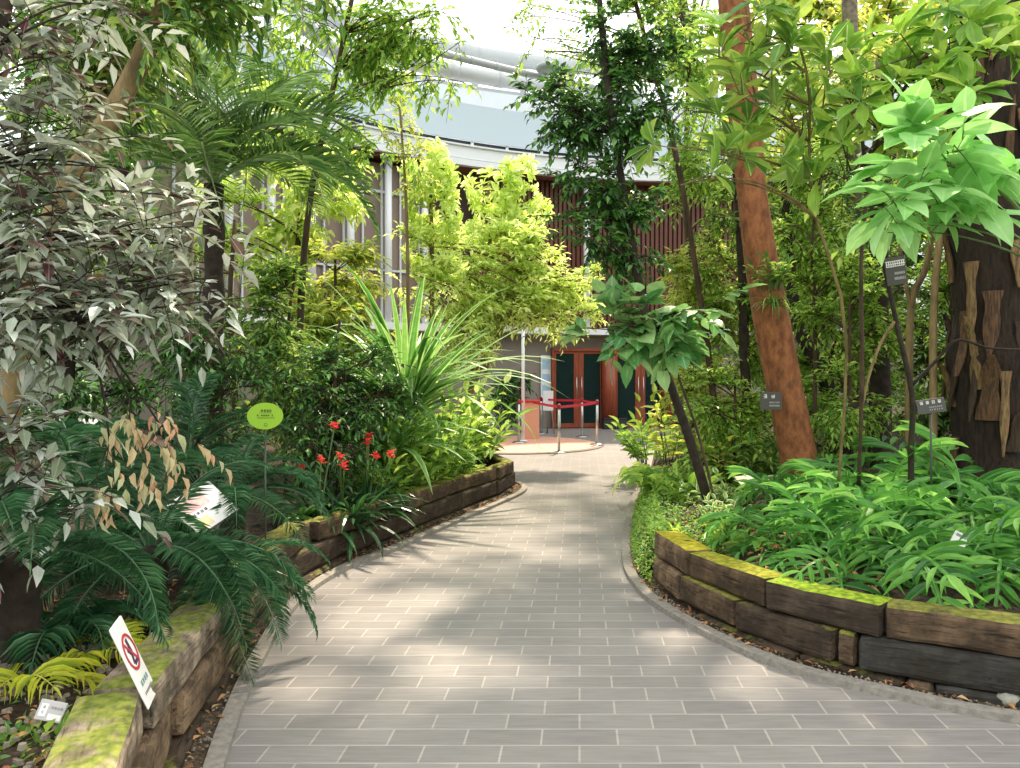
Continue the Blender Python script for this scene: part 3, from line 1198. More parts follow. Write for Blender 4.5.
struct('floor_gallery', b, M_WHITE2)
b = Buf()
arc_wall(b, 16.5, 16.7, -62, 24, 7.5, 9.95, 60)
struct('wall_gallery', b, M_WHITE2)
b = Buf()
for a in np.arange(-60, 24, 5.3):
    box(b, rp(16.55, a, 10.45), (.16, .12, 1.0), rotz(-math.radians(a)))
arc_wall(b, 16.5, 16.62, -62, 24, 9.95, 10.05, 60)
struct('window_2', b, plain('pale_grey_frame', 'a2a8ac', .5))
# roof tubes
def tube_obj(name, pts, r, mat):
    b = Buf()
    P = smooth_line(pts, 40) if len(pts) > 2 else np.linspace(np.asarray(pts[0], float), np.asarray(pts[1], float), 24)
    tubes(b, P, np.full(len(P), r), 16)
    # welded collars
    for i in range(2, len(P) - 2, 6):
        tubes(b, P[i:i + 2] * [1, 1, 1], np.full(2, r * 1.06), 16)
    o = obj(name, b.mesh(name, mat))
    o['kind'] = 'structure'
    return o


tube_obj('beam_1', [rp(16.3, a, 10.95) for a in (-60, -45, -30, -20, -10, 0, 12, 24)], .24, M_TUBE)
tube_obj('beam_2', [at(330, 42, 18.5), at(440, 68, 19.5), at(540, 85, 21.5), at(640, 96, 23)], .22, M_TUBE)
tube_obj('beam_3', [at(436, 52, 18.5), at(520, 72, 20), at(625, 94, 22.5)], .09, plain('grey_tube', 'a9adb0', .5))
tube_obj('beam_4', [at(300, 20, 16), at(345, 60, 18), at(380, 92, 20)], .2, M_TUBE)
# a round lamp under the roof
rt = at(548, 69, 20)
lamp = empty('round_lamp', rt, 'round grey lamp hanging under the white roof tube', 'lamp')
b = Buf()
lathe(b, rt, [(.05, .12), (.30, .08), (.33, 0), (.28, -.06), (.05, -.07)], 24)
part('lamp_shade', b, plain('lamp_grey', '8f9896', .5), lamp)
b = Buf()
tubes(b, np.array([rt + [0, 0, .1], rt + [0, 0, 1.2]]), np.array([.012, .012]), 6)
part('lamp_rod', b, M_STEEL, lamp)

# ---------------------------------------------------------------- entrance doors
D0 = np.array([1.24, 21.28, 0])
du = nrm(np.array([math.cos(math.radians(8.5)), math.sin(math.radians(8.5)), 0]))
Rd = np.stack([du, np.cross([0, 0, 1], du), [0, 0, 1]], axis=1)
def dloc(px):
    """distance along the door line where column px meets it"""
    q = at(px, 384, 1.0)
    a = np.array([[du[0], -q[0]], [du[1], -q[1]]])
    return np.linalg.solve(a, -D0[:2])[0]
def dbox(buf, px0, px1, z0, z1, dep, y=0.0, bev=.008):
    a, c = dloc(px0), dloc(px1)
    bbox_bevel(buf, D0 + du * (a + c) / 2 + Rd[:, 1] * y + np.array([0, 0, (z0 + z1) / 2]), (c - a, dep, z1 - z0), Rd, bev)


def door(n, x0, x1, stile_l, stile_r):
    d = obj('door_%d' % n, None)
    b = Buf()
    dbox(b, x0, x0 + stile_l, .02, 2.16, .07)
    dbox(b, x1 - stile_r, x1, .02, 2.16, .07)
    dbox(b, x0 + stile_l, x1 - stile_r, 2.09, 2.16, .07)
    dbox(b, x0 + stile_l, x1 - stile_r, .02, .14, .07)
    o = obj('door_%d' % n, b.mesh('door', M_DOORW, smooth=False))
    bpy.data.objects.remove(d)
    o['kind'] = 'structure'
    g2 = Buf()
    dbox(g2, x0 + stile_l, x1 - stile_r, .14, 2.09, .015)
    obj('pane', g2.mesh('pane', M_GLASS, smooth=False), o)
    h = Buf()
    for xx in ((x0 + stile_l / 2) if stile_l > stile_r else (x1 - stile_r / 2),):
        q = D0 + du * dloc(xx) - Rd[:, 1] * .09
        tubes(h, np.array([q + [0, 0, .75], q + [0, 0, 1.45]]), np.array([.014, .014]), 8)
    obj('door_handle', h.mesh('door_handle', M_STEEL), o)
    return o


door(1, 553.5, 578.5, 2.5, 5)
door(2, 578.5, 601, 5, 1)
door(3, 616, 640, 1.5, 5)
door(4, 640, 661, 5, 1.5)
b = Buf()
dbox(b, 551.5, 553.5, 0, 2.25, .16, 0, .006)
dbox(b, 551.5, 690, 2.16, 2.26, .16, 0, .01)
struct('trim_door', b, M_DOORW)
for i, (a, c) in enumerate(((601, 616), (661, 673))):
    b = Buf()
    x = D0 + du * (dloc(a) + dloc(c)) / 2 - Rd[:, 1] * .12
    lathe(b, x, [((dloc(c) - dloc(a)) / 2, 0), ((dloc(c) - dloc(a)) / 2, 2.2)], 20)
    o = obj('column_wood_%d' % (i + 1), b.mesh('column_wood', M_DOORW))
    o['kind'] = 'structure'
# black planter-like boxes at the foot of the wooden column
for i, (a, c) in enumerate(((598.5, 610.5), (611, 622))):
    cc = D0 + du * (dloc(a) + dloc(c)) / 2 - Rd[:, 1] * .42
    o = empty('floor_box', (cc[0], cc[1], 0), ['black floor box at the foot of the wooden door column, beside the open doorway', 'black floor box touching its twin at the foot of the wooden door column'][i], 'box', 'black boxes at the wooden column')
    b = Buf()
    bbox_bevel(b, cc + [0, 0, .14], ((dloc(c) - dloc(a)) * .97, .26, .28), Rd, .012)
    part('body', b, M_BLACKB, o, False)
    b = Buf()
    bbox_bevel(b, cc + [0, 0, .29], ((dloc(c) - dloc(a)) * 1.0, .28, .025), Rd, .006)
    part('lid', b, M_BLACKB, o, False)
# inside the building: back wall and floor light, seen through the door glass
b = Buf()
arc_wall(b, 18.0, 18.2, -40, 22, 0, 2.6)
struct('wall_inside', b, plain('inside_teal_wall', '5b7f78', .7))
b = Buf()
arc_wall(b, 14.9, 18.2, -40, 22, 2.62, 2.7)
struct('ceiling_inside', b, plain('inside_ceiling', 'b9bdb8', .8))
cb = D0 + du * dloc(628) + Rd[:, 1] * 1.6
ct = empty('reception_counter', (cb[0], cb[1], 0), 'pale reception counter seen through the door glass', 'counter')
b = Buf()
bbox_bevel(b, cb + [0, 0, .5], (1.5, .5, 1.0), Rd, .02)
part('body', b, plain('counter_body', '8fb0ae', .5), ct, False)
b = Buf()
bbox_bevel(b, cb + [0, 0, 1.03], (1.6, .6, .06), Rd, .015)
part('worktop', b, M_WHITE2, ct, False)

# poster on the wall beside the doors
a0, a1 = ang_x(.86, 14.6), ang_x(1.12, 14.6)
pc = rp(14.56, (a0 + a1) / 2, 1.45)
po = empty('wall_poster', pc, 'tall white and blue information poster on the taupe wall beside the doors', 'poster')
Rp = rotz(-math.radians((a0 + a1) / 2))
b = Buf()
bbox_bevel(b, pc, (.30, .03, 1.2), Rp, .006)
part('board', b, M_WHITE, po, False)
b = Buf()
for k, (z, h, col) in enumerate(((.35, .28, 0), (-.02, .2, 0), (-.38, .3, 0))):
    box(b, pc + Rp @ np.array([0, -.018, z]), (.22, .004, h), Rp)
part('picture', b, plain('poster_blue', '9fbfd6', .5), po, False)

# thin white pole
q = at(523, 440, 17.0)
o = empty('flag_pole', (q[0], q[1], 0), 'thin white upright pole rising beside the salmon pillar box', 'pole')
b = Buf()
tubes(b, np.array([[q[0], q[1], 0], [q[0], q[1], 3.1]]), np.array([.038, .034]), 12)
part('shaft', b, M_WHITE, o)
b = Buf()
lathe(b, (q[0], q[1], 0), [(.14, 0), (.14, .02), (.06, .05), (.05, .05)], 18)
part('base', b, M_WHITE, o)
b = Buf()
lathe(b, (q[0], q[1], 3.1), [(.045, 0), (.055, .02), (.04, .06), (.01, .075)], 14)
part('cap', b, M_WHITE, o)
# salmon plinth
q = at(531, 440, 17.6)
o = empty('donation_box', (q[0], q[1], 0), 'salmon pink square pillar box with a white top behind the red belts', 'pillar box')
b = Buf()
bbox_bevel(b, (q[0], q[1], .44), (.36, .36, .88), None, .012)
part('body', b, plain('salmon_board', 'd99f86', .6), o, False)
b = Buf()
bbox_bevel(b, (q[0], q[1], .90), (.42, .42, .05), None, .012)
part('lid', b, plain('red_lid', 'b8433c', .5), o, False)
# easel-like stand with a white board behind
q = at(548, 430, 19.2)
o = empty('display_easel', (q[0], q[1], 0), 'grey folding easel with a narrow white board behind the red belts', 'easel')
for k, (dx, dy) in enumerate(((-.16, 0), (.16, 0), (0, .35))):
    b = Buf()
    tubes(b, np.array([[q[0] + dx, q[1] + dy, 0], [q[0] + dx * .25, q[1], 1.1]]), np.array([.018, .016]), 8)
    part('leg', b, M_STEEL, o)
b = Buf()
bbox_bevel(b, (q[0], q[1] - .04, .85), (.26, .015, .5), None, .004)
part('board', b, M_WHITE, o, False)

# round salmon-paved platform
pb = Buf()
pc = np.array([.05, 16.3])
aa = np.linspace(0, 2 * PI, 64, endpoint=False)
def disc(buf, r, z0, z1):
    V = np.concatenate([np.stack([pc[0] + r * np.cos(aa), pc[1] + r * 1.05 * np.sin(aa), aa * 0 + z], -1) for z in (z0, z1)])
    i = np.arange(64)
    buf.add(V, [i[::-1][None], (i + 64)[None], np.stack([i, (i + 1) % 64, (i + 1) % 64 + 64, i + 64], -1)])
disc(pb, 1.85, 0, .03)
struct('floor_platform', pb, plain('salmon_paving', 'd8a48c', .7, noise=.15, scale=6))
pb = Buf()
disc(pb, 1.93, 0, .02)
struct('trim_platform', pb, plain('platform_rim', '7d746c', .7))

# ---------------------------------------------------------------- belt barriers
M_BELT = plain('red_belt', 'c8203a', .5)
POSTS = [('front', 559, 453, 'steel belt post at the front edge of the salmon platform'),
         ('corner', 597, 446, 'steel belt post furthest along the red belt towards the doors'),
         ('back', 582, 437, 'steel belt post in front of the glass door'),
         ('mid', 541, 434, 'steel belt post beside the salmon pillar box'),
         ('side', 524, 436, 'steel belt post close to the thin white pole'),
         ('plain', 519, 444, 'thin steel belt post half behind the yellow-green bed plants')]
pos = {}
for nm, px, py, lab in POSTS:
    Y = CAM_H * FPX / (py - 375)
    q = at(px, py, Y)
    q[2] = 0.03 if np.hypot(q[0] - pc[0], (q[1] - pc[1]) / 1.05) < 1.83 else 0.0
    pos[nm] = q
    o = empty('belt_barrier_post', q, lab, 'barrier post', 'belt barrier posts')
    b = Buf()
    lathe(b, q, [(.155, 0), (.155, .012), (.10, .03), (.03, .04)], 28)
    part('base', b, M_STEEL, o)
    b = Buf()
    lathe(b, q, [(.029, .03), (.029, .90)], 18)
    part('pole', b, M_STEEL, o)
    b = Buf()
    lathe(b, q, [(.033, .84), (.036, .85), (.036, .93), (.02, .945)], 18)
    part('head', b, plain('belt_head', '8a2028', .4), o)
BELTS = [('front', 'side', 'red belt from the front steel post to the post by the white pole'),
         ('corner', 'back', 'short red belt between the post near the doors and the one behind it'),
         ('front', 'corner', 'red belt along the front of the salmon platform towards the doors'),
         ('back', 'mid', 'red belt running behind the platform towards the salmon pillar box'),
         ('mid', 'plain', 'red belt that ends beside the yellow-green bed plants')]
for i, (a, c, lab) in enumerate(BELTS):
    A, C = pos[a] + [0, 0, .885], pos[c] + [0, 0, .885]
    d = nrm(C - A)
    A, C = A + d * .034, C - d * .034
    k = 14
    t = np.linspace(0, 1, k)[:, None]
    P = A + (C - A) * t - np.array([0, 0, 1]) * (.012 * 4 * t * (1 - t))
    nn = np.array([-d[1], d[0], 0]) * .002
    V = np.concatenate([P + nn + [0, 0, .026], P + nn - [0, 0, .026], P - nn - [0, 0, .026], P - nn + [0, 0, .026]])
    j = np.arange(k - 1)
    F = [np.stack([q * k + j, q * k + j + 1, ((q + 1) % 4) * k + j + 1, ((q + 1) % 4) * k + j], -1) for q in range(4)]
    b = Buf()
    b.add(V, F)
    o = obj('barrier_belt', b.mesh('barrier_belt', M_BELT, smooth=False))
    tag(o, lab, 'barrier belt', 'red barrier belts')
# ================================================================= plants
G = leaf_mat
L_SILVER = G('silver_maroon_leaf', ['5a2430', '6f7560', '7d8a6c', '9aa690', 'b2bcae', 'c9cfc4', '94a088'], .34, .18, .25, 'd9ddcf')
L_CREAM = G('cream_young_leaf', ['b9b38a', 'd9b690', 'c9c9a0', 'a3ad80', 'dda585', 'c9c9a0'], .5, .3, .2)
L_DARK = G('dark_glossy_leaf', ['1c3a1c', '2a522a', '386a2e', '4f8a3a', '73a84a'], .3, .22, .15)
L_MID = G('mid_green_leaf', ['274f20', '44782c', '668f38', '8fb04c', 'a9bd5a'], .4, .35, .25)
L_FRESH = G('fresh_green_leaf', ['4a7f2a', '75a438', '96bd48', 'b6d15e', '5f8f34'], .4, .4, .3)
L_LIME = G('lime_leaf', ['a6c450', 'bcd468', 'd0e088', 'e4eeac', 'a8c858'], .45, .5, .3, 'eef2a8')
L_YELL = G('yellow_green_leaf', ['7fa336', 'a8b944', 'c9c65a', '6d9a34', 'dcd98a'], .45, .45, .2)
L_CYC = G('cycad_leaf', ['1f4428', '2f5c3a', '45764a', '709a70'], .36, .2, .3, '6e9a70')
L_PALM = G('palm_leaf', ['3a6230', '557f3c', '729a4c', '9ab86c'], .36, .28, .3, 'b9c78c')
L_FERN = G('fern_leaf', ['346a30', '4a8638', '66a148', '94c663'], .4, .35, .5, '8fce6a')
L_SEED = G('yellow_palm_leaf', ['7f9a2e', 'b9c23a', 'd6d958', '6a8a34'], .42, .4, .2)
L_BIG = G('pale_big_leaf', ['78b55a', '90c974', 'a8d68c', '68a550'], .38, .35, .35, 'c8e8a8')
L_OBL = G('oblong_leaf', ['4a7a30', '6f9c3c', '93b84c', 'b0c95a', '5a7a44'], .36, .35, .4, 'd5e2a0')
L_HEART = G('blue_green_leaf', ['4c854a', '679f58', '88b56a', 'a8c984', '3c6c3c'], .4, .3, .35, 'b5d8a0')
L_STRAP = G('variegated_strap_leaf', ['38702e', '4f883c', '6fa04c', '8cb460'], .38, .35, .15, 'b8d08a', edge='9fbf74')
L_GRASS = G('dark_strap_leaf', ['18361f', '23492a', '2f5c33'], .35, .2, .2)
L_BROM = G('bromeliad_leaf', ['16321f', '1f4426', '2b5a2e', '3a6d38'], .28, .2, .2)
L_RED = G('red_bract', ['c8202a', 'e23a38', 'f05a4a'], .4, .3, .1, 'f08070')
L_GC = G('ground_cover_leaf', ['4a7f28', '6a9d34', '8fb944', 'b4cc58'], .45, .35, .15)
L_VAR = G('cream_edged_leaf', ['4f8a3c', '6aa046', '88b452'], .42, .35, .2, edge='e6dfb0')
B_TAN = plain('tan_bark', '8f7a50', .8, scale=14, bump=.4, stretch=(1, 1, .3), col2='5f4f30')
B_ORANGE = plain('orange_bark', 'a0663e', .85, scale=16, bump=1.0, stretch=(1, 1, .5), col2='6e3f22')
B_BROWN = plain('brown_bark', '5a4632', .85, scale=14, bump=.5, stretch=(1, 1, .3), col2='33261b')
B_DARK = plain('dark_bark', '3a2f24', .9, scale=14, bump=.5, col2='1f1812')
B_GREEN = plain('green_stem', '5f7a3c', .6, scale=8, col2='475f2c')
B_GREY = plain('grey_bark', '8a7f6c', .85, scale=16, bump=.5, col2='5d5344')


def BP(px, Y):
    x = (px - 510) / FPX * Y
    return np.array([x, Y, soil_z(x, Y) - .06])


def CR(px, py, Y, rx, ry, nb, nt, dep=None):
    s = Y / FPX
    return (at(px, py, Y), np.array([rx * s, (dep if dep else (rx + ry) / 2 * s), ry * s]), nb, nt)


SP = dict(
    small=dict(tw=(.12, .30), n=8, L=(.045, .075), W=.45, kind='ovate', droop=.25),
    med=dict(tw=(.18, .40), n=8, L=(.07, .12), W=.42, kind='ovate', droop=.3),
    lance=dict(tw=(.18, .42), n=8, L=(.09, .15), W=.28, kind='lance', seg=3, droop=.35, lz=-.25),
    big=dict(tw=(.2, .4), n=6, L=(.14, .22), W=.5, kind='ovate', seg=3, droop=.3, lz=-.2),
    ros=dict(tw=(.15, .3), n=9, L=(.10, .17), W=.34, kind='obovate', seg=3, mode='rosette', droop=.0, up=.8, fold=.25),
)


def S(k, **kw):
    d = dict(SP[k])
    d.update(kw)
    return d


# ---------------------------------------------------------------- LEFT BED
# silver and maroon tree close by: its trunk stands just outside, boughs arch in
sA = dict(tw=(.16, .34), n=8, L=(.06, .115), W=.38, kind='ovate', seg=3, droop=.25, lz=-.03, up=.05, out=.3, jit=.9, tilt=.40, fold=.2, curve=.14, tr=.0025)


def young(rng, LB, BB, root):
    Y = Buf()
    br_ = [bezier(at(60, 300, 2.9), at(100, 330, 3.0), at(px, py, yy), 8) for px, py, yy in ((130, 400, 3.1), (160, 425, 3.2), (110, 445, 3.0))]
    tubes(BB, np.array(br_), np.broadcast_to(np.linspace(.008, .004, 8), (3, 8)), 5, cap=False)
    for px, py, rx, ry, nt, yy in ((130, 420, 45, 30, 9, 3.1), (165, 445, 30, 30, 7, 3.2), (110, 465, 25, 22, 5, 3.0)):
        c, rad = at(px, py, yy), np.array([rx, rx, ry]) * yy / FPX
        p = c + in_ball(rng, nt) * rad
        tubes(BB, np.stack([bezier(at(px, py - 22, yy), (at(px, py - 22, yy) + q) / 2 + [0, 0, .02], q, 5) for q in p]), np.full((nt, 5), .0025), 3, cap=False)
        foliage(rng, Y, BB, p, rdir(rng, nt) * .4 + np.array([.4, 0, -.5]), dict(tw=(.08, .16), n=5, L=(.045, .085), W=.38, kind='lance', seg=3, droop=.5, lz=-.8, up=-.2, fold=.4, curve=.4, tr=.002))
    part('young_foliage', Y, L_CREAM, root, False)['label'] = 'cream and orange young leaves hanging at the branch tips'


plant('overhanging_tree', 'silvery grey and maroon leaved tree whose boughs arch in over the cycads', 'tree',
      [BP(-95, 2.7), at(-70, 330, 2.8), at(-40, 150, 2.9), at(0, 20, 3.0), at(20, -120, 3.1)], (.05, .03),
      [CR(45, 120, 2.9, 95, 120, 12, 62), CR(130, 235, 3.1, 120, 65, 11, 62), CR(60, 310, 2.9, 90, 70, 8, 50),
       CR(210, 280, 3.3, 72, 42, 9, 58), CR(50, 400, 2.9, 65, 60, 6, 22), CR(30, 480, 2.7, 40, 60, 4, 12), CR(60, 20, 3.0, 90, 50, 7, 34), CR(110, 150, 3.2, 60, 50, 5, 18), CR(85, 500, 2.8, 30, 35, 3, 6)],
      sA, L_SILVER, B_DARK, 1, br=.008, extra=young)

# leaning tan trunk
plant('leaning_tree', 'tree with a smooth tan trunk leaning across behind the silvery leaves', 'tree',
      [BP(-10, 4.6), at(20, 330, 4.6), at(60, 205, 4.6), at(112, 115, 4.6), at(150, 40, 4.6), at(190, -60, 4.7)], (.075, .055),
      [CR(150, 10, 4.8, 110, 60, 9, 110), CR(30, 30, 5.2, 80, 70, 8, 110), CR(250, -60, 5.0, 130, 60, 9, 110), CR(90, 60, 6.2, 110, 60, 8, 120)],
      S('med', L=(.08, .14), up=.1), L_MID, B_TAN, 2)

# feathery palm
rng = np.random.default_rng(7)
pal = [frond_mesh('frond', L_PALM, np.random.default_rng(20 + i), length=1.65, pairs=34, lf=.20, wf=.0085, e0=75, e1=e1, start=.14, vee=.40, fwd=.62, seg=2, droop=.12, rach=.012, lat=la) for i, (e1, la) in enumerate(((-40, .1), (-15, -.15), (-60, .2), (5, 0)))]
pc = at(214, 185, 6.6)
pr = empty('feather_palm', BP(213, 6.6), 'feathery dwarf date palm with arching fronds behind the silvery tree', 'palm')
b = Buf()
tr = np.linspace(np.array(pr.location), pc, 16)
tubes(b, tr, .085 + .012 * np.sin(np.arange(16) * 2.1), 12)
part('trunk', b, B_DARK, pr)
sp = []
for i in range(30):
    sp.append((i * 2.399 + rng.uniform(-.2, .2), math.radians([-38, -6, 20, 8, -22][i % 5] + rng.uniform(-7, 7)), rng.uniform(.85, 1.12), rng.uniform(-.25, .25), 0))
put_fronds(pr, pal, sp, Vector(pc) - pr.location)
# taller pale palm behind it
pc2 = at(188, 60, 8.2)
pr2 = empty('tall_palm', BP(180, 8.2), 'taller palm with upright pale fronds standing behind the feathery dwarf palm', 'palm')
b = Buf()
tr = smooth_line([np.array(pr2.location), at(184, 250, 8.2), pc2], 18)
tubes(b, tr, .10 + .01 * np.sin(np.arange(18) * 2.1), 12)
part('trunk', b, B_GREY, pr2)
put_fronds(pr2, pal, [(i * 2.399, math.radians([-50, -20, 10][i % 3] + rng.uniform(-8, 8)), rng.uniform(.9, 1.2), rng.uniform(-.2, .2), 0) for i in range(18)], Vector(pc2) - pr2.location)

# cycads
cyc = [frond_mesh('frond', L_CYC, np.random.default_rng(40 + i), length=1.0, pairs=62, lf=.17, wf=.010, e0=e0, e1=e1, start=.16, vee=.35, fwd=.45, seg=2, droop=.3, prof='cycad', rach=.009, lat=la) for i, (e0, e1, la) in enumerate(((62, -35, .15), (50, -60, -.2), (72, -10, .1), (40, -45, .25)))]


def cycad(label, px, py, Y, n, s, tilts, seed, azr=None):
    rg = np.random.default_rng(seed)
    c = at(px, py, Y)
    r = empty('cycad_plant', (c[0], c[1], soil_z(c[0], c[1]) - .03), label, 'cycad', 'cycads of the walled bed')
    b = Buf()
    h = max(c[2] - r.location.z, .12)
    z = np.linspace(0, h, 10)
    lathe(b, tuple(r.location), [(.075 + .012 * (i % 2), q) for i, q in enumerate(z)] + [(.02, h + .05)], 14)
    part('trunk', b, B_DARK, r)
    S_ = []
    for i in range(n):
        az = i * 2.399 + rg.uniform(-.25, .25) if azr is None else azr[0] + (azr[1] - azr[0]) * (i + .5) / n + rg.uniform(-.15, .15)
        S_.append((az, math.radians(tilts[i % len(tilts)] + rg.uniform(-6, 6)), s * rg.uniform(.82, 1.1), rg.uniform(-.3, .3), h))
    put_fronds(r, cyc, S_)
    return r


cycad('large dark cycad whose fronds droop over the moss-topped sleepers', 150, 555, 3.75, 20, .92, (-38, -15, 8, -28), 1)
cycad('upright cycad between the feathery palm and the tilted information panel', 188, 468, 5.3, 14, .82, (12, -12, 25, 0), 2)
cycad('shadowy cycad in the corner of the bed under the silvery boughs', 18, 560, 3.1, 16, .78, (-35, -10, 10), 3)
cycad('dark cycad behind the yellowish seedling palms', 78, 548, 4.3, 18, .95, (-25, 0, 18, -38), 4)
cycad('pale arching cycad next to the green oval sign', 232, 500, 5.0, 9, .72, (-22, -5, 8), 5, (-1.5, .7))
cycad('small cycad spilling over the wall joint below the tilted information panel', 222, 575, 4.0, 9, .66, (-42, -30, -15), 6, (-1.9, .5))

# yellowish seedling palms and little plants by the plate label
sed = [frond_mesh('frond', L_SEED, np.random.default_rng(60 + i), length=.42, pairs=11, lf=.40, wf=.026, e0=78, e1=e1, start=.3, vee=.2, fwd=.8, seg=3, droop=.4, rach=.006, lat=.1) for i, e1 in enumerate((-40, -75, -10))]
sdk = [frond_mesh('frond', L_CYC, np.random.default_rng(70 + i), length=.45, pairs=16, lf=.36, wf=.03, e0=78, e1=e1, start=.25, vee=.2, fwd=.8, seg=3, droop=.4, rach=.008) for i, e1 in enumerate((-40, -70))]


def clump(name, label, cat, base, meshes, n, s, seed, tilt=(-25, 20), group=None, az=None):
    rg = np.random.default_rng(seed)
    r = empty(name, base, label, cat, group)
    b = Buf()
    for i in range(3):
        a = i * 2.1
        tubes(b, np.array([base + [.012 * math.cos(a), .012 * math.sin(a), 0], base + [.02 * math.cos(a), .02 * math.sin(a), .06]]), np.array([.012, .007]), 6)
    part('stem', b, B_GREEN, r)
    put_fronds(r, meshes, [((i * 2.399 if az is None else az[0] + (az[1] - az[0]) * (i + .5) / n) + rg.uniform(-.3, .3), math.radians(rg.uniform(*tilt)), s * rg.uniform(.75, 1.15), rg.uniform(-.4, .4), .03) for i in range(n)])
    return r


clump('seedling_palm', 'yellow-green seedling palm right behind the red circle sign', 'palm', BP(98, 3.3), sed, 6, .8, 1, group='seedling palms')
clump('seedling_palm', 'yellowish seedling palm with bent fronds in the corner past the plate label', 'palm', BP(25, 2.9), sed, 6, .8, 2, (-30, 10), 'seedling palms')
clump('seedling_palm', 'bright seedling palm frond cluster leaning towards the mossy sleeper', 'palm', BP(150, 3.5), sed, 4, .62, 3, (-35, -5), 'seedling palms', (-1.2, .8))
clump('seedling_palm', 'dark green seedling palm under the cycads beside the yellow-green one', 'palm', BP(55, 3.3), sdk, 9, .95, 4, group='seedling palms')


def herb(name, label, cat, base, n, h, sp, mat, seed, group=None, rad=.08):
    """low leafy plant: several thin stems from the base"""
    rg = np.random.default_rng(seed)
    r = empty(name, base, label, cat, group)
    LB, BB = Buf(), Buf()
    a = rg.uniform(0, 2 * PI, n)
    rr = rad * np.sqrt(rg.random(n))
    p = base + np.stack([np.cos(a) * rr, np.sin(a) * rr, np.zeros(n)], -1)
    s2 = dict(sp)
    s2['tw'] = (h * .6, h * 1.1)
    foliage(rg, LB, BB, p, np.stack([np.cos(a) * .5, np.sin(a) * .5, np.full(n, 1.0)], -1), s2)
    part('stem', BB, B_GREEN, r)
    part('foliage', LB, mat, r, False)
    return r


sH = dict(n=6, L=(.03, .05), W=.55, kind='ovate', seg=3, droop=.1, jit=.35, up=.2, tr=.002)
herb('seedling_plant', 'low light green plant in the corner below the plate label', 'plant', BP(15, 2.45), 26, .12, dict(sH, L=(.04, .065)), L_FRESH, 1, 'little bed plants', .12)
herb('seedling_plant', 'small bright plant in front of the moss-topped sleeper joint', 'plant', BP(98, 2.95), 6, .09, sH, L_FRESH, 2, 'little bed plants', .05)
herb('seedling_plant', 'tiny yellow leaved plant between plate label and red circle sign', 'plant', BP(78, 2.8), 4, .07, dict(sH, L=(.04, .06)), L_YELL, 3, 'little bed plants', .03)
herb('seedling_plant', 'pale low plant behind the plate label', 'plant', BP(30, 2.75), 8, .09, sH, L_HEART, 4, 'little bed plants', .10)
herb('seedling_plant', 'light leafy plant hanging by the first pale sleeper', 'plant', BP(48, 2.5), 16, .08, sH, L_FRESH, 5, 'little bed plants', .06)

# understorey behind
plant('understory_shrub', 'loose green shrub with many thin stems behind the green oval sign', 'shrub',
      [BP(285, 7.4), at(285, 420, 7.4), at(288, 330, 7.4), at(295, 270, 7.4)], (.022, .012),
      [CR(285, 320, 7.4, 45, 60, 10, 90), CR(310, 380, 7.2, 40, 50, 8, 80), CR(262, 360, 7.6, 30, 50, 5, 40)],
      S('lance', L=(.07, .12)), L_MID, B_BROWN, 11)
plant('understory_shrub', 'dark shrub hiding the trunk of the feathery palm behind the upright cycad', 'shrub',
      [BP(205, 5.9), at(205, 430, 5.9), at(208, 370, 5.9), at(210, 320, 5.9)], (.022, .012),
      [CR(205, 330, 5.9, 48, 50, 9, 60), CR(235, 400, 6.0, 40, 40, 7, 44)],
      S('med', L=(.06, .10)), L_DARK, B_BROWN, 19)
plant('understory_shrub', 'dense dark green shrub above the red flowering bromeliads', 'shrub',
      [BP(335, 7.0), at(335, 420, 7.0), at(335, 360, 7.0), at(340, 320, 7.0)], (.025, .012),
      [CR(340, 385, 6.9, 50, 50, 10, 130), CR(330, 430, 6.5, 45, 30, 6, 70), CR(375, 400, 7.1, 30, 40, 5, 60)],
      S('med', L=(.06, .10)), L_DARK, B_BROWN, 12)
plant('understory_shrub', 'bright yellow-green shrub behind the loose thin-stemmed one', 'shrub',
      [BP(330, 9.5), at(330, 380, 9.5), at(335, 300, 9.5), at(335, 250, 9.5)], (.03, .015),
      [CR(335, 280, 9.5, 50, 50, 10, 120), CR(320, 340, 9.0, 45, 40, 8, 90), CR(360, 330, 9.2, 40, 40, 7, 80)],
      S('lance', L=(.09, .14)), L_YELL, B_BROWN, 13)
plant('understory_tree', 'tree with bright lime leaves behind the feathery palm', 'tree',
      [BP(290, 11.5), at(290, 330, 11.5), at(300, 220, 11.5), at(300, 120, 11.5)], (.06, .03),
      [CR(315, 190, 11.5, 50, 60, 9, 150), CR(270, 130, 11.8, 60, 50, 9, 130), CR(250, 220, 11, 60, 60, 8, 120)],
      S('big', L=(.12, .2)), L_LIME, B_BROWN, 14)
plant('understory_tree', 'dark leafed tree deep in the bed behind the silvery boughs', 'tree',
      [BP(70, 8.0), at(70, 330, 8.0), at(75, 200, 8.0), at(80, 60, 8.0)], (.06, .03),
      [CR(70, 250, 8.0, 110, 90, 12, 260), CR(50, 380, 7.5, 110, 70, 10, 200), CR(190, 350, 8.4, 70, 60, 8, 120), CR(40, 110, 8.3, 100, 80, 10, 190)],
      S('med', L=(.08, .13)), L_DARK, B_DARK, 15)
plant('understory_tree', 'green tree filling the gap behind the upright cycad', 'tree',
      [BP(235, 10), at(235, 400, 10), at(230, 300, 10), at(235, 220, 10)], (.05, .025),
      [CR(230, 360, 10, 70, 60, 9, 120), CR(160, 300, 10.2, 80, 80, 9, 140), CR(240, 440, 9, 60, 30, 6, 70)],
      S('med'), L_MID, B_BROWN, 16)
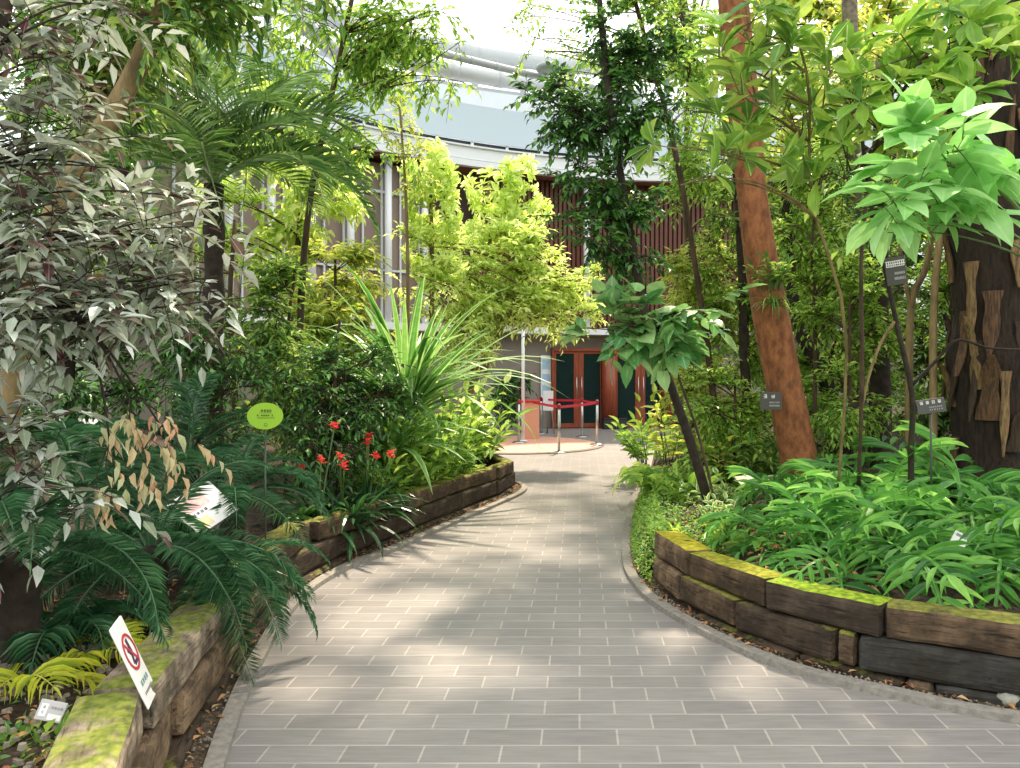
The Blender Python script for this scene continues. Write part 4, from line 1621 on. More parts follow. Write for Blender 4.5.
plant('understory_tree', 'green backdrop tree at the far side of the bed behind the leaning trunk', 'tree',
      [BP(10, 11), at(10, 330, 11), at(20, 200, 11), at(30, 40, 11)], (.08, .04),
      [CR(20, 200, 11.5, 120, 120, 12, 230), CR(-20, 380, 11, 120, 90, 10, 170), CR(120, 160, 12, 110, 110, 12, 220), CR(140, 20, 11.5, 120, 70, 9, 160), CR(230, 40, 12.5, 70, 60, 7, 90)],
      S('big', L=(.13, .22)), L_MID, B_BROWN, 17)
plant('canopy_tree', 'thin tree dangling yellow-green sprays of leaves against the white roof', 'tree',
      [BP(300, 7.8), at(300, 330, 7.8), at(310, 200, 7.7), at(335, 80, 7.6), at(360, -40, 7.5)], (.04, .02),
      [CR(365, 30, 7.4, 45, 40, 7, 70), CR(405, 70, 7.3, 35, 45, 6, 55), CR(360, 120, 7.5, 35, 30, 5, 28), CR(440, 20, 7.2, 30, 25, 4, 26), CR(395, 150, 7.4, 35, 25, 4, 24), CR(320, 20, 7.6, 60, 35, 6, 60), CR(455, 55, 7.2, 35, 35, 6, 36), CR(425, 10, 7.2, 50, 22, 6, 50), CR(300, 90, 7.8, 40, 35, 4, 30)],
      S('small', L=(.07, .115), W=.5, n=7, droop=.45, lz=-.12, up=-.1), L_FRESH, B_BROWN, 18, br=.008)

# bromeliads with red flower bracts
def bromeliad(label, base, seed, reds, n=40, L=(.42, .68), group='red flowering bromeliads'):
    rg = np.random.default_rng(seed)
    r = empty('bromeliad_plant', base, label, 'bromeliad', group)
    b = Buf()
    strap_leaves(b, rg, base, n, L, .052, (30, 86), (40, 120))
    part('foliage', b, L_BROM, r, False)
    for q in reds:
        q = np.asarray(q)
        st = Buf()
        tubes(st, bezier(base + [0, 0, .05], (base + q) / 2 + [0, 0, .08], q, 6), np.linspace(.008, .006, 6), 6)
        part('flower_stalk', st, B_GREEN, r)
        f = Buf()
        m = 11
        a = np.arange(m) * 2.399
        d = np.stack([np.cos(a), np.sin(a), rg.uniform(.2, 1.2, m)], -1)
        leaves(f, get_tpl('lance', 4, .4, .25), q + np.stack([0 * a, 0 * a, np.linspace(.0, .05, m)], -1), d, np.array([0, 0, 1.0]) - d * .3, rg.uniform(.035, .06, m), .02, rg.random(m))
        part('flower', f, L_RED, r, False)['label'] = 'red pointed flower bracts'
    return r


bromeliad('dark bromeliad with a single red flower nearest the green oval sign', BP(318, 6.2), 1, [at(334, 429, 6.3), at(321, 464, 6.1)])
bromeliad('dark bromeliad with clustered red flowers beside the light green leaves', BP(365, 6.75), 2, [at(367, 446, 6.5), at(376, 460, 6.4), at(391, 458, 6.4), at(369, 440, 6.6)])
bromeliad('dark bromeliad with red flowers between its two flowering twins', BP(342, 6.45), 3, [at(340, 461, 6.1), at(344, 470, 6.1), at(302, 470, 6.2)])
bromeliad('plain dark bromeliad without flowers near the wall under the shrub', BP(352, 6.3), 4, [], 22)


def straps(name, label, cat, base, n, L, W, mat, seed, e=(35, 80), bend=(60, 120), az=None, h=0, group=None, stem=None):
    rg = np.random.default_rng(seed)
    base = np.asarray(base)
    r = empty(name, base, label, cat, group)
    if stem:
        st = Buf()
        tubes(st, np.array([base, base + [0, 0, h * .5], base + [0.0, 0, h]]), np.array([stem, stem * .9, stem * .8]), 10)
        part('stem', st, B_BROWN, r)
    b = Buf()
    strap_leaves(b, rg, base + [0, 0, h], n, L, W, e, bend, az)
    part('foliage', b, mat, r, False)
    return r


bx = bedward(LEFT, GAP + .2)
def bed_pt(px, z=.33, back=.2):
    """point in the left bed, `back` metres behind the wall face, seen near column px"""
    P = bedward(LEFT, GAP + back).copy()
    x = np.array([to_px([q[0], q[1], z])[0] if q[1] > 2 else -1e9 for q in P])
    i = int(np.argmin(np.abs(x - px)))
    return np.array([P[i, 0], P[i, 1], z])


straps('grass_tuft_plant', 'dark strap-leaved grass tuft hanging over the wall beside the bromeliads', 'grass plant', bed_pt(384, .37, .14), 54, (.30, .50), .020, L_GRASS, 1, (15, 70), (80, 150), group='strap-leaved tufts')
straps('grass_tuft_plant', 'second dark grass tuft draping the sleeper next to the first one', 'grass plant', bed_pt(364, .36, .22), 34, (.28, .42), .020, L_GRASS, 2, (15, 70), (80, 150), group='strap-leaved tufts')
straps('broad_strap_plant', 'broad green strap-leaved plant on the wall edge near the cycads', 'plant', bed_pt(300, .33, .30), 18, (.20, .34), .055, L_MID, 3, (30, 70), (60, 110), group='broad strap plants')
straps('broad_strap_plant', 'broad strap-leaved plant with drooping green blades below the bromeliads', 'plant', bed_pt(330, .33, .30), 18, (.22, .36), .05, L_HEART, 4, (30, 70), (60, 110), group='broad strap plants')
# pandanus
straps('pandanus_plant', 'tall screw pine with long pale-edged strap leaves beside the lime tree', 'screw pine', BP(405, 8.4), 110, (1.1, 2.1), .085, L_STRAP, 5, (38, 88), (25, 110), h=.75, stem=.05)
straps('pandanus_plant', 'smaller screw pine in front of the tall one with arching strap leaves', 'screw pine', BP(388, 7.7), 70, (.8, 1.35), .07, L_STRAP, 6, (35, 85), (40, 110), h=.35, stem=.04)

# light green leafy plants at the end of the bed
sG = dict(n=7, L=(.11, .19), W=.38, kind='lance', seg=4, droop=.15, jit=.4, up=.4, tr=.006, fold=.3, curve=.3)
for i, (px, Y, h, mat, lab, n, sp_) in enumerate((
        (425, 7.9, .75, L_FRESH, 'light green leafy plant in front of the screw pines', 14, sG),
        (412, 7.3, .45, L_OBL, 'low green leafy plant behind the dark grass tufts', 12, dict(sG, L=(.08, .13))),
        (452, 8.4, .85, L_FRESH, 'tall light green plant with upright pointed leaves beside the bed edge', 14, dict(sG, L=(.14, .22))),
        (470, 8.8, .65, L_FRESH, 'fresh green plant at the end of the bed before the belt posts', 14, sG),
        (480, 9.2, .40, L_LIME, 'yellowish drooping plant at the tip of the bed near the salmon platform', 14, dict(sG, L=(.12, .2), W=.22, droop=.7)),
        (440, 7.75, .35, L_OBL, 'small dark rosette plant on the wall edge below the light green ones', 9, dict(sG, W=.5)),
        (462, 8.2, .40, L_FRESH, 'low bright plant at the mossy wall edge near the far corner', 10, sG),
        (466, 9.7, 1.0, L_OBL, 'plant with long oblong upright leaves against the taupe wall', 8, dict(sG, L=(.22, .32), W=.28)),
        (448, 9.3, 1.0, L_FRESH, 'tall fresh green plant behind the ones at the bed edge', 14, dict(sG, L=(.14, .24))),
        (462, 10.2, 1.15, L_LIME, 'tall lime-leaved plant before the taupe wall', 16, dict(sG, L=(.16, .26))),
        (474, 10.4, .6, L_OBL, 'plant of oblong leaves at the round end of the bed', 14, dict(sG, L=(.16, .26))),
        (395, 7.2, .5, L_FRESH, 'leafy plant directly behind the dark grass tufts', 12, sG),
        (400, 7.9, .95, L_FRESH, 'light green leafy plant under the arching strap leaves', 14, sG))):
    q = BP(px, Y)
    q[0] = min(q[0], float(np.interp(Y, np.maximum.accumulate(WL[:, 1]), WL[:, 0])) - .40)
    q[2] = soil_z(q[0], Y) - .04
    herb('leafy_plant', lab, 'plant', q, int(n * 1.9), h * 1.15, sp_, mat, 30 + i, 'light green leafy plants', .16)

# lime-green tree at the centre and the climber columns
plant('lime_tree', 'glowing lime-green tree spreading low twisted branches before the entrance', 'tree',
      [BP(455, 12.0), at(470, 390, 12.2), at(500, 330, 12.3), at(520, 290, 12.3), at(525, 250, 12.4)], (.07, .04),
      [CR(500, 255, 12.3, 75, 45, 14, 260), CR(550, 270, 12.5, 45, 35, 9, 140), CR(455, 285, 12.0, 55, 45, 10, 170), CR(500, 305, 12.2, 60, 22, 9, 130), CR(560, 315, 12.6, 45, 20, 7, 90), CR(600, 285, 12.8, 40, 25, 6, 70), CR(445, 325, 11.6, 50, 30, 7, 90), CR(415, 270, 11.4, 35, 45, 6, 70)],
      S('med', L=(.09, .15), up=.3), L_LIME, B_TAN, 21, br=.018)
plant('climbing_plant', 'slender upright column of yellow-green climber leaves below the balustrade', 'climbing plant',
      [BP(432, 11.5), at(432, 300, 11.5), at(431, 200, 11.5), at(428, 150, 11.5)], (.04, .025),
      [CR(430, 170, 11.5, 20, 22, 6, 60), CR(434, 210, 11.5, 24, 30, 8, 90), CR(436, 255, 11.5, 26, 25, 6, 60)],
      S('ros', L=(.12, .19), up=.2), L_LIME, B_TAN, 22, 'climber columns', br=.008)
plant('climbing_plant', 'climber column with bright rosettes left of the red-brown slats', 'climbing plant',
      [BP(462, 12.0), at(478, 330, 12.6), at(490, 240, 12.8), at(488, 185, 12.8)], (.04, .025),
      [CR(490, 190, 12.8, 24, 22, 6, 50), CR(492, 225, 12.8, 28, 26, 7, 60)],
      S('ros', L=(.13, .20), up=.2), L_LIME, B_TAN, 23, 'climber columns', br=.008)
bpy.data.objects['climbing_plant.001']['label'] = 'climber column with bright leaf rosettes in front of the dark upper wall'
plant('climbing_plant', 'climber column touching the red-brown slats with lime leaf rosettes', 'climbing plant',
      [BP(468, 12.4), at(495, 330, 12.8), at(518, 240, 13.0), at(514, 178, 13.0)], (.04, .025),
      [CR(512, 185, 13.0, 22, 20, 5, 44), CR(530, 218, 13.0, 26, 24, 6, 54)],
      S('ros', L=(.13, .20), up=.2), L_LIME, B_TAN, 24, 'climber columns', br=.008)
plant('climbing_plant', 'loose yellow-green climber sprays hanging across the white fascia', 'climbing plant',
      [BP(408, 10.5), at(408, 300, 10.5), at(406, 200, 10.5), at(400, 110, 10.5)], (.03, .015),
      [CR(395, 125, 10.5, 35, 28, 6, 46), CR(410, 165, 10.5, 26, 26, 5, 40), CR(380, 90, 10.5, 30, 26, 5, 34)],
      S('small', L=(.06, .10)), L_YELL, B_TAN, 25, 'climber columns', br=.006)
plant('shrub_plant', 'dark shrub with narrow leaves against the taupe wall beside the poster', 'shrub',
      [np.array([.25, 19.6, 0.0]), np.array([.25, 19.6, .5]), np.array([.28, 19.6, 1.1]), np.array([.3, 19.6, 1.7])], (.04, .02),
      [CR(515, 385, 19.4, 28, 24, 8, 90), CR(505, 405, 19.2, 22, 16, 6, 60)], S('lance', L=(.14, .24), W=.2), L_DARK, B_BROWN, 26)

rg = np.random.default_rng(99)
LB = Buf()
n = 900
x, y = rg.uniform(-3.2, -1.2, n), rg.uniform(2.0, 4.4, n)
e_ = np.interp(y, WL[:120, 1], WL[:120, 0]) - .2
ok = x < e_
x, y = x[ok], y[ok]
p = np.stack([x, y, [soil_z(a, b_) + .045 for a, b_ in zip(x, y)]], -1)
L = rg.uniform(.02, .06, len(p))
leaves(LB, get_tpl('ovate', 3, .35, .15), p, rdir(rg, len(p)) * [1, 1, .25], np.array([0, 0, 1.0]) + rdir(rg, len(p)) * .35, L, L * .5, rg.random(len(p)))
tag(obj('bed_litter', LB.mesh('bed_litter', M_DEAD, smooth=False)), 'dry brown leaf litter on the soil under the cycads', 'fallen leaves', None, 'stuff')

LB = Buf()
for q in range(520):
    x, y = rg.uniform(-2.3, -1.25), rg.uniform(2.1, 3.3)
    if x > np.interp(y, WL[:120, 1], WL[:120, 0]) - .27:
        continue
    r = rg.uniform(.008, .024)
    a = np.arange(6) / 6 * 2 * PI + rg.uniform(0, 1)
    rad = r * rg.uniform(.7, 1.2, 6)
    V = np.vstack([np.stack([rad * np.cos(a), rad * np.sin(a) * .8, a * 0 - .3 * r], -1), np.stack([rad * .7 * np.cos(a), rad * .6 * np.sin(a), a * 0 + .45 * r], -1)])
    i = np.arange(6)
    LB.add(V + [x, y, soil_z(x, y) + .045 + r * .2], [np.stack([i, (i + 1) % 6, (i + 1) % 6 + 6, i + 6], -1), (i + 6)[None]])
tag(obj('gravel', LB.mesh('gravel', plain('bed_pebbles', '8a8270', .8, noise=.5, scale=9), smooth=False)), 'grey-brown pebbles on the soil around the plate label', 'gravel', None, 'stuff')
# ---------------------------------------------------------------- RIGHT BED
# slim dark-leaved tree at the bend of the path
tr = [BP(713, 6.3), at(690, 440, 6.3), at(660, 355, 6.4), at(640, 290, 6.5), at(625, 200, 6.6), at(612, 120, 6.7), at(600, 10, 6.8), at(596, -60, 6.8)]
plant('slim_tree', 'slim dark-trunked tree with small dark leaves leaning out over the path', 'tree', tr, (.042, .022),
      [CR(600, 105, 6.7, 75, 45, 13, 250), CR(545, 100, 6.6, 35, 28, 5, 60), CR(655, 95, 6.9, 45, 60, 9, 170), CR(610, 175, 6.7, 60, 32, 9, 150),
       CR(590, 235, 6.6, 60, 26, 8, 120), CR(640, 40, 6.8, 55, 35, 7, 110), CR(575, 215, 6.6, 35, 20, 5, 50), CR(640, 240, 6.6, 30, 20, 4, 40)],
      S('small', L=(.065, .105), W=.52, lz=-.15), L_DARK, B_DARK, 31, br=.009)
plant('slim_tree', 'light-leaved young tree whose sprays fill the sky above the dark tree', 'tree',
      [BP(722, 8.8), at(705, 330, 8.7), at(675, 150, 8.6), at(640, 20, 8.6), at(620, -60, 8.6)], (.04, .02),
      [CR(590, 50, 8.6, 60, 40, 7, 90), CR(660, 30, 8.8, 60, 50, 8, 130), CR(560, 15, 8.6, 45, 22, 4, 36), CR(690, 90, 9, 50, 60, 7, 110), CR(540, 45, 8.6, 40, 12, 6, 20), CR(700, 200, 9, 40, 50, 6, 80)],
      S('med', L=(.07, .11)), L_FRESH, B_BROWN, 32, br=.008)
# broad blue-green leaves hanging over the path
plant('broadleaf_tree', 'small tree with large rounded blue-green leaves hanging before the doors', 'tree',
      [BP(719, 6.2), at(700, 440, 6.15), at(676, 370, 6.0), at(665, 335, 5.8), at(650, 315, 5.6)], (.012, .008),
      [CR(645, 312, 5.6, 45, 24, 8, 26), CR(608, 325, 5.6, 35, 18, 5, 14), CR(690, 300, 5.7, 40, 28, 7, 22), CR(650, 345, 5.6, 40, 12, 4, 10), CR(560, 328, 5.6, 18, 10, 3, 4)],
      dict(tw=(.12, .26), n=5, L=(.11, .19), W=.74, kind='heart', seg=5, fold=.1, curve=.15, droop=.25, lz=-.15, up=.2, tilt=.55, tr=.004), L_HEART, B_BROWN, 33, br=.008)
plant('understory_shrub', 'yellow and green mottled shrub behind the slim dark trunk', 'shrub',
      [BP(690, 9.5), at(690, 380, 9.5), at(690, 320, 9.5), at(690, 250, 9.5)], (.03, .015),
      [CR(690, 270, 9.5, 50, 50, 9, 110), CR(700, 340, 9.2, 50, 40, 8, 100), CR(715, 400, 8.6, 45, 35, 8, 100)],
      S('med', L=(.07, .12)), L_YELL, B_BROWN, 34)

# big orange trunk with plaque
OT = [BP(806, 6.6) - [0, 0, .1], at(800, 465, 6.6), at(775, 340, 6.6), at(755, 220, 6.6), at(744, 110, 6.6), at(733, 0, 6.6), at(722, -130, 6.7), at(700, -280, 6.8)]
orng = plant('orange_bark_tree', 'big tree with a rough orange-brown trunk carrying a dark name plaque', 'tree', OT, (.152, .115),
      [((.3, 8.0, 7.2), (2.6, 2.2, .9), 16, 200), ((-1.6, 6.6, 7.0), (1.6, 1.8, .8), 9, 110), ((2.9, 6.6, 7.2), (1.6, 1.6, .8), 9, 60)],
      S('big', tw=(.3, .7), L=(.14, .22), n=7), L_MID, B_ORANGE, 35, br=.03)
b = Buf()
rg = np.random.default_rng(3)
straps('epiphyte_plant', 'tuft of narrow-leaved epiphyte growing on the orange-brown trunk', 'plant', at(772, 305, 6.43), 60, (.14, .30), .012, L_MID, 8, (0, 80), (60, 140))
herb('epiphyte_plant', 'leafy creeper clinging to the side of the orange trunk above the tuft', 'plant', at(769, 290, 6.47), 30, .30, dict(sG, L=(.06, .10), n=6), L_MID, 9, None, .1)

# oblong-leaf rosette shrubs
ROS = dict(tw=(.15, .32), n=9, L=(.15, .25), W=.36, kind='obovate', seg=4, mode='rosette', droop=.0, up=.6, fold=.2, curve=.15, rise=.5, tr=.007)
plant('rosette_tree', 'small tree with whorls of oblong leaves in front of the orange trunk', 'tree',
      [BP(836, 5.4), at(846, 330, 5.2), at(812, 200, 5.0), at(808, 80, 4.9), at(780, -10, 4.8)], (.011, .007),
      [CR(700, 150, 4.8, 40, 30, 4, 7), CR(705, 60, 4.9, 45, 50, 5, 10), CR(790, 100, 4.9, 55, 50, 6, 10), CR(680, 185, 4.7, 25, 20, 2, 3), CR(740, 90, 4.6, 30, 25, 3, 4)],
      ROS, L_OBL, B_TAN, 36, br=.009)
plant('rosette_tree', 'small tree with bright whorls of oblong leaves above the big pale leaves', 'tree',
      [BP(858, 5.6), at(862, 380, 5.2), at(862, 240, 5.0), at(880, 140, 4.8), at(920, 60, 4.6)], (.015, .010),
      [CR(945, 55, 4.6, 60, 35, 7, 15), CR(870, 100, 4.8, 50, 40, 5, 10), CR(990, 95, 4.4, 45, 40, 5, 11), CR(850, 170, 5, 40, 25, 4, 7), CR(1000, 20, 4.6, 40, 30, 4, 7)],
      ROS, L_FRESH, B_BROWN, 37, br=.009)
# large pale leaves
plant('big_leaf_shrub', 'shrub with big pale green pointed leaves reaching in front of the rosettes', 'shrub',
      [BP(1090, 4.2), at(1075, 380, 4.1), at(1050, 260, 4.0), at(1000, 190, 3.8), at(950, 165, 3.6)], (.018, .008),
      [CR(890, 185, 3.5, 50, 34, 6, 12), CR(935, 150, 3.6, 50, 34, 6, 12), CR(900, 220, 3.45, 38, 16, 4, 5), CR(970, 175, 3.7, 40, 40, 4, 8)],
      dict(tw=(.10, .2), n=4, L=(.14, .24), W=.66, kind='heart', seg=5, fold=.12, curve=.2, droop=.25, lz=-.15, up=.2, tilt=.5, tr=.004), L_BIG, B_GREEN, 38, br=.007)

# old palm trunk wrapped in dead leaf sheaths
M_SHEATHS = [plain('dry_leaf_sheath_%s' % n_, c1, .85, scale=9, bump=.4, stretch=(8, 8, 1), col2=c2) for n_, c1, c2 in (('tan', '8a7048', '4f3a24'), ('brown', '66482c', '33241a'), ('dark', '453222', '241a12'))]
ub = BP(992, 5.9)
U = empty('sheathed_palm', ub, 'thick dark palm trunk wrapped in dead tan leaf sheaths', 'palm')
b = Buf()
ztop = 5.1
zz = np.linspace(0, ztop - ub[2], 26)
lathe(b, tuple(ub), [(.285 + .022 * math.sin(i * 2.3) + .02 * math.cos(i * 1.1), z) for i, z in enumerate(zz)], 20)
part('trunk', b, plain('fibrous_bark', '35271a', .95, scale=7, bump=1.0, stretch=(6, 6, 1), col2='17100a'), U)
rg = np.random.default_rng(12)
for i in range(88):
    a = i * 2.399 + rg.uniform(-.2, .2)
    z = ub[2] + .3 + i * .046
    L, w = rg.uniform(.3, .62), rg.uniform(.026, .075)
    k = 8
    t = np.linspace(0, 1, k)
    flare = rg.choice([.02, .05, .10, .20], p=[.4, .3, .2, .1])
    out = .295 + .02 * t + flare * t ** 2.5
    dz = L * t * (1 if rg.random() > .45 else -1) - flare * .6 * t ** 3
    ww = w * np.interp(t, [0, .3, .7, 1], [1.2, .9, .7, .15]) * (1 + .2 * np.sin(t * 9 + i))
    sw = rg.uniform(-.12, .12) * t ** 1.5
    V = []
    for s_, th in ((-1, 0), (0, .016), (1, 0)):
        for q in range(k):
            ang = a + sw[q] + s_ * ww[q] / .30
            rr = out[q] + th
            V.append([rr * math.cos(ang), rr * math.sin(ang), dz[q]])
    V = np.array(V)
    j = np.arange(k - 1)
    sb = Buf()
    back = V * [.96, .96, 1]
    F = [np.stack([j + o, j + o + k, j + o + k + 1, j + o + 1], -1) for o in (0, k)]
    sb.add(np.vstack([V, back]) + [ub[0], ub[1], z], F + [f[:, ::-1] + 3 * k for f in F])
    part('leaf_sheath', sb, M_SHEATHS[i % 3], U)
put_fronds(U, pal, [(i * 2.399, math.radians(rg.uniform(-30, 30)), rg.uniform(1.2, 1.6), 0, ztop - ub[2]) for i in range(14)])

# thin stems
def thin(name, label, pts, r0, r1, mat, branches=(), cat='tree', crown=None, leaf=None, sp=None, seed=1):
    r = empty(name, pts[0], label, cat)
    b = Buf()
    P = smooth_line(pts, 22)
    tubes(b, P, np.linspace(r0, r1, 22), 9)
    part('trunk', b, mat, r)
    for q in branches:
        b = Buf()
        Q = smooth_line(q, 18)
        tubes(b, Q, np.linspace(r1 * 1.0, r1 * .6, 18), 8)
        part('branch', b, mat, r)
    if crown:
        rg = np.random.default_rng(seed)
        LB, BB = Buf(), Buf()
        fill_crowns(rg, LB, BB, P, [(c, rad, max(4, nt // 8), nt) for c, rad, nb, nt in crown], sp, .008, 1.8)
        part('twig_branch', BB, mat, r)
        part('foliage', LB, leaf, r, False)
    return r


thin('forked_tree', 'thin dark forked tree with a long tan branch crossing the sheathed palm',
     [BP(912, 5.3), at(911, 450, 5.3), at(912, 395, 5.3), at(898, 330, 5.3), at(885, 270, 5.3), at(870, 200, 5.3), at(860, 120, 5.3)], .022, .012, B_DARK,
     [[at(912, 385, 5.3), at(935, 362, 5.25), at(957, 340, 5.2), at(990, 348, 5.15), at(1040, 350, 5.1)], [at(896, 320, 5.3), at(880, 345, 5.3), at(868, 380, 5.3), at(862, 410, 5.3)], [at(886, 275, 5.3), at(905, 250, 5.3), at(915, 215, 5.3)]],
     crown=[CR(860, 130, 5.3, 50, 50, 1, 14), CR(880, 230, 5.4, 40, 40, 1, 12)], leaf=L_MID, sp=S('med'), seed=4)
bpy.data.objects['forked_tree'].children[1].data.materials[0] = B_TAN
thin('pale_stem_tree', 'pale tan double-stemmed young tree between the forked tree and the sheathed palm',
     [BP(910, 6.4), at(909, 370, 6.4), at(912, 300, 6.4), at(925, 270, 6.4), at(932, 230, 6.4), at(940, 120, 6.4)], .035, .02, B_TAN,
     [[at(911, 310, 6.4), at(905, 280, 6.4), at(900, 240, 6.4), at(898, 150, 6.4)]], crown=[CR(930, 150, 6.5, 60, 60, 1, 30)], leaf=L_FRESH, sp=S('med'), seed=5)
thin('pale_stem_tree', 'straight olive-barked stem beside the pale double-stemmed young tree',
     [BP(934, 6.0), at(933, 400, 6.0), at(934, 300, 6.0), at(942, 200, 6.0), at(944, 40, 6.0)], .032, .026, B_TAN, crown=[CR(940, 60, 6.0, 60, 60, 1, 24)], leaf=L_MID, sp=S('med'), seed=6)
thin('dark_trunk_tree', 'dark diagonal trunk leaning behind the orange-barked tree',
     [BP(846, 8.2), at(838, 420, 8.2), at(818, 365, 8.2), at(800, 330, 8.2), at(790, 270, 8.2), at(785, 150, 8.2)], .10, .05, B_DARK, crown=[CR(790, 180, 8.2, 70, 60, 1, 70)], leaf=L_MID, sp=S('med'), seed=7)
thin('dark_trunk_tree', 'upright thick dark trunk behind the forked tree',
     [BP(880, 7.6), at(880, 400, 7.6), at(878, 330, 7.6), at(880, 200, 7.6), at(884, 60, 7.6)], .115, .08, B_DARK, crown=[CR(880, 200, 7.8, 70, 70, 1, 70)], leaf=L_DARK, sp=S('med'), seed=8)
thin('dark_trunk_tree', 'thin dark mossy trunk in the shade left of the name plaque',
     [BP(752, 8.6), at(750, 420, 8.6), at(744, 360, 8.6), at(742, 280, 8.6), at(735, 150, 8.6)], .06, .04, B_DARK, crown=[CR(735, 190, 8.6, 50, 50, 1, 50)], leaf=L_MID, sp=S('med'), seed=9)
bpy.data.objects['dark_trunk_tree.002']['label'] = 'thin dark trunk in the shade between the slim tree and the plaque'
thin('grey_trunk_tree', 'grey-tan trunk rising behind the rosettes at the top of the orange tree',
     [BP(858, 9.5), at(856, 300, 9.5), at(852, 120, 9.5), at(848, -60, 9.5)], .11, .09, B_GREY, crown=[CR(850, 60, 9.5, 90, 50, 1, 80)], leaf=L_YELL, sp=S('med'), seed=10)

# background trees of the right side
for i, (nm, lab, px, Y, crowns, sp_, mat) in enumerate((
        ('understory_tree', 'mid-green tree behind the big orange trunk', 800, 9.4, [(790, 130, 9.4, 80, 90, 12, 210), (840, 230, 9.2, 80, 70, 10, 180), (780, 250, 9.0, 60, 60, 8, 130)], S('med', L=(.08, .13)), L_FRESH),
        ('understory_tree', 'dense green tree behind the sheathed palm trunk', 960, 9.0, [(960, 130, 9.0, 90, 100, 12, 230), (930, 260, 8.8, 80, 70, 10, 180), (1020, 230, 9, 70, 90, 9, 160)], S('med', L=(.08, .13)), L_MID),
        ('understory_shrub', 'small-leaved shrub below the dark diagonal trunk', 830, 8.6, [(830, 330, 8.6, 80, 50, 10, 170), (850, 400, 8.2, 80, 40, 9, 150), (780, 400, 8.2, 45, 50, 7, 100)], S('small', L=(.05, .09)), L_FRESH),
        ('understory_shrub', 'mixed green shrub deep behind the pale stems', 930, 8.4, [(920, 350, 8.4, 70, 55, 9, 150), (950, 420, 8.0, 70, 35, 8, 110), (1000, 380, 8.2, 60, 60, 8, 120)], S('med'), L_MID),
        ('understory_shrub', 'light sunlit shrub between slim trunk and orange trunk', 745, 8.9, [(740, 330, 8.9, 45, 45, 8, 110), (735, 260, 9.0, 45, 45, 8, 100), (725, 420, 8.4, 45, 35, 7, 90)], S('med', L=(.06, .10)), L_FRESH),
        ('understory_tree', 'pale yellow-green tree at the top behind all the trunks', 880, 12.5, [(900, 20, 12.5, 110, 70, 10, 200), (780, 30, 12.5, 100, 80, 10, 180), (720, 150, 12.5, 70, 80, 8, 130)], S('big', L=(.13, .2)), L_YELL),
        ('understory_tree', 'dark backdrop tree closing the view behind the fern bed', 850, 12.0, [(800, 330, 12, 130, 80, 12, 260), (930, 300, 12, 130, 100, 12, 260), (1010, 150, 12, 110, 120, 11, 230), (860, 180, 12, 130, 100, 12, 240), (720, 330, 12.4, 60, 60, 7, 110)], S('big', L=(.13, .2)), L_MID),
        ('understory_tree', 'bright green tree whose crown fills the top behind the slim trees', 690, 10.5, [(690, 20, 10.5, 70, 60, 9, 150), (700, 120, 10.5, 60, 70, 9, 130)], S('med', L=(.09, .14)), L_FRESH))):
    t = [BP(px, Y), at(px + 4, 330, Y), at(px - 5, 200, Y), at(px, min(c[1] for c in crowns) + 20, Y)]
    if t[3][2] < t[2][2] + .1:
        t = [t[0], at(px + 3, 420, Y), at(px, min(c[1] for c in crowns) + 25, Y)]
    cw = [CR(*c) for c in crowns]
    if i == 7:  # extra crowns added above the view to shade the far path
        cw.append(((2.7, 15.0, 9.3), (1.7, 2.6, .7), 14, 170))
        cw.append(((2.1, 12.4, 8.9), (1.5, 1.5, .5), 10, 80))
    plant(nm, lab, 'tree' if 'tree' in nm else 'shrub', t, (.05, .025), cw, sp_, mat, B_BROWN, 60 + i, 'background plants of the fern bed', br=.012)

# ferns
fer = [frond_mesh('frond', L_FERN, np.random.default_rng(80 + i), length=.68, pairs=6, lf=.40, wf=.072, e0=e0, e1=e1, start=.42, vee=.12, fwd=.62, seg=5, kind='lance', prof='fern', droop=.25, rach=.007, lat=la, wing=.016) for i, (e0, e1, la) in enumerate(((78, -30, .1), (70, -60, -.15), (82, 5, .2), (60, -70, 0)))]
FERN = [(770, 5.2, .8, 'fern clump next to the slim dark trunk'), (775, 5.5, .95, 'fern clump at the foot of the orange-barked trunk'),
        (778, 4.85, .7, 'small fern by the leaf litter on the fern bed'), (812, 5.7, 1.05, 'arching fern right of the orange trunk base'),
        (842, 5.1, .95, 'fern in the middle of the bed between orange trunk and forked tree'), (806, 4.75, .85, 'fern in front of the orange trunk base'),
        (848, 4.3, .85, 'fern leaning over the bright green mossy lip'), (890, 5.5, 1.05, 'tall fern at the foot of the forked tree'),
        (890, 4.55, .9, 'fern between the forked tree and the wall'), (922, 4.15, .9, 'fern whose hanging frond covers the brown cracked sleeper'),
        (955, 5.1, 1.05, 'tall fern at the foot of the pale stems'), (962, 4.5, .95, 'fern behind the white tag'),
        (1000, 4.1, .95, 'fern at the frame edge over the brown cracked sleeper'), (1005, 5.0, 1.1, 'large fern in front of the sheathed palm trunk'),
        (985, 4.75, .9, 'fern just below the sheathed palm trunk'), (1040, 4.4, 1.0, 'fern reaching in beside the sheathed palm'),
        (870, 6.3, 1.0, 'fern behind the arching ones under the thick dark trunk'), (925, 6.0, 1.1, 'upright fern beside the lower dark plaque'),
        (790, 6.1, .9, 'fern behind the orange trunk base'), (970, 3.95, .7, 'low fern at the wall below the white tag'), (1075, 4.0, .95, 'fern past the white tag beyond the brown cracked sleeper'), (1090, 4.9, 1.1, 'large fern past the sheathed palm trunk'), (826, 4.5, .7, 'low fern next to the dark gap behind the mossy lip')]
for i, (px, Y, s, lab) in enumerate(FERN):
    base = BP(px, Y)
    clump('fern_plant', lab, 'fern', base, fer, 9, s * (1.12 if Y > 4.9 and px > 830 else 1.0), 200 + i, (-45, 8), 'ferns of the walled bed')

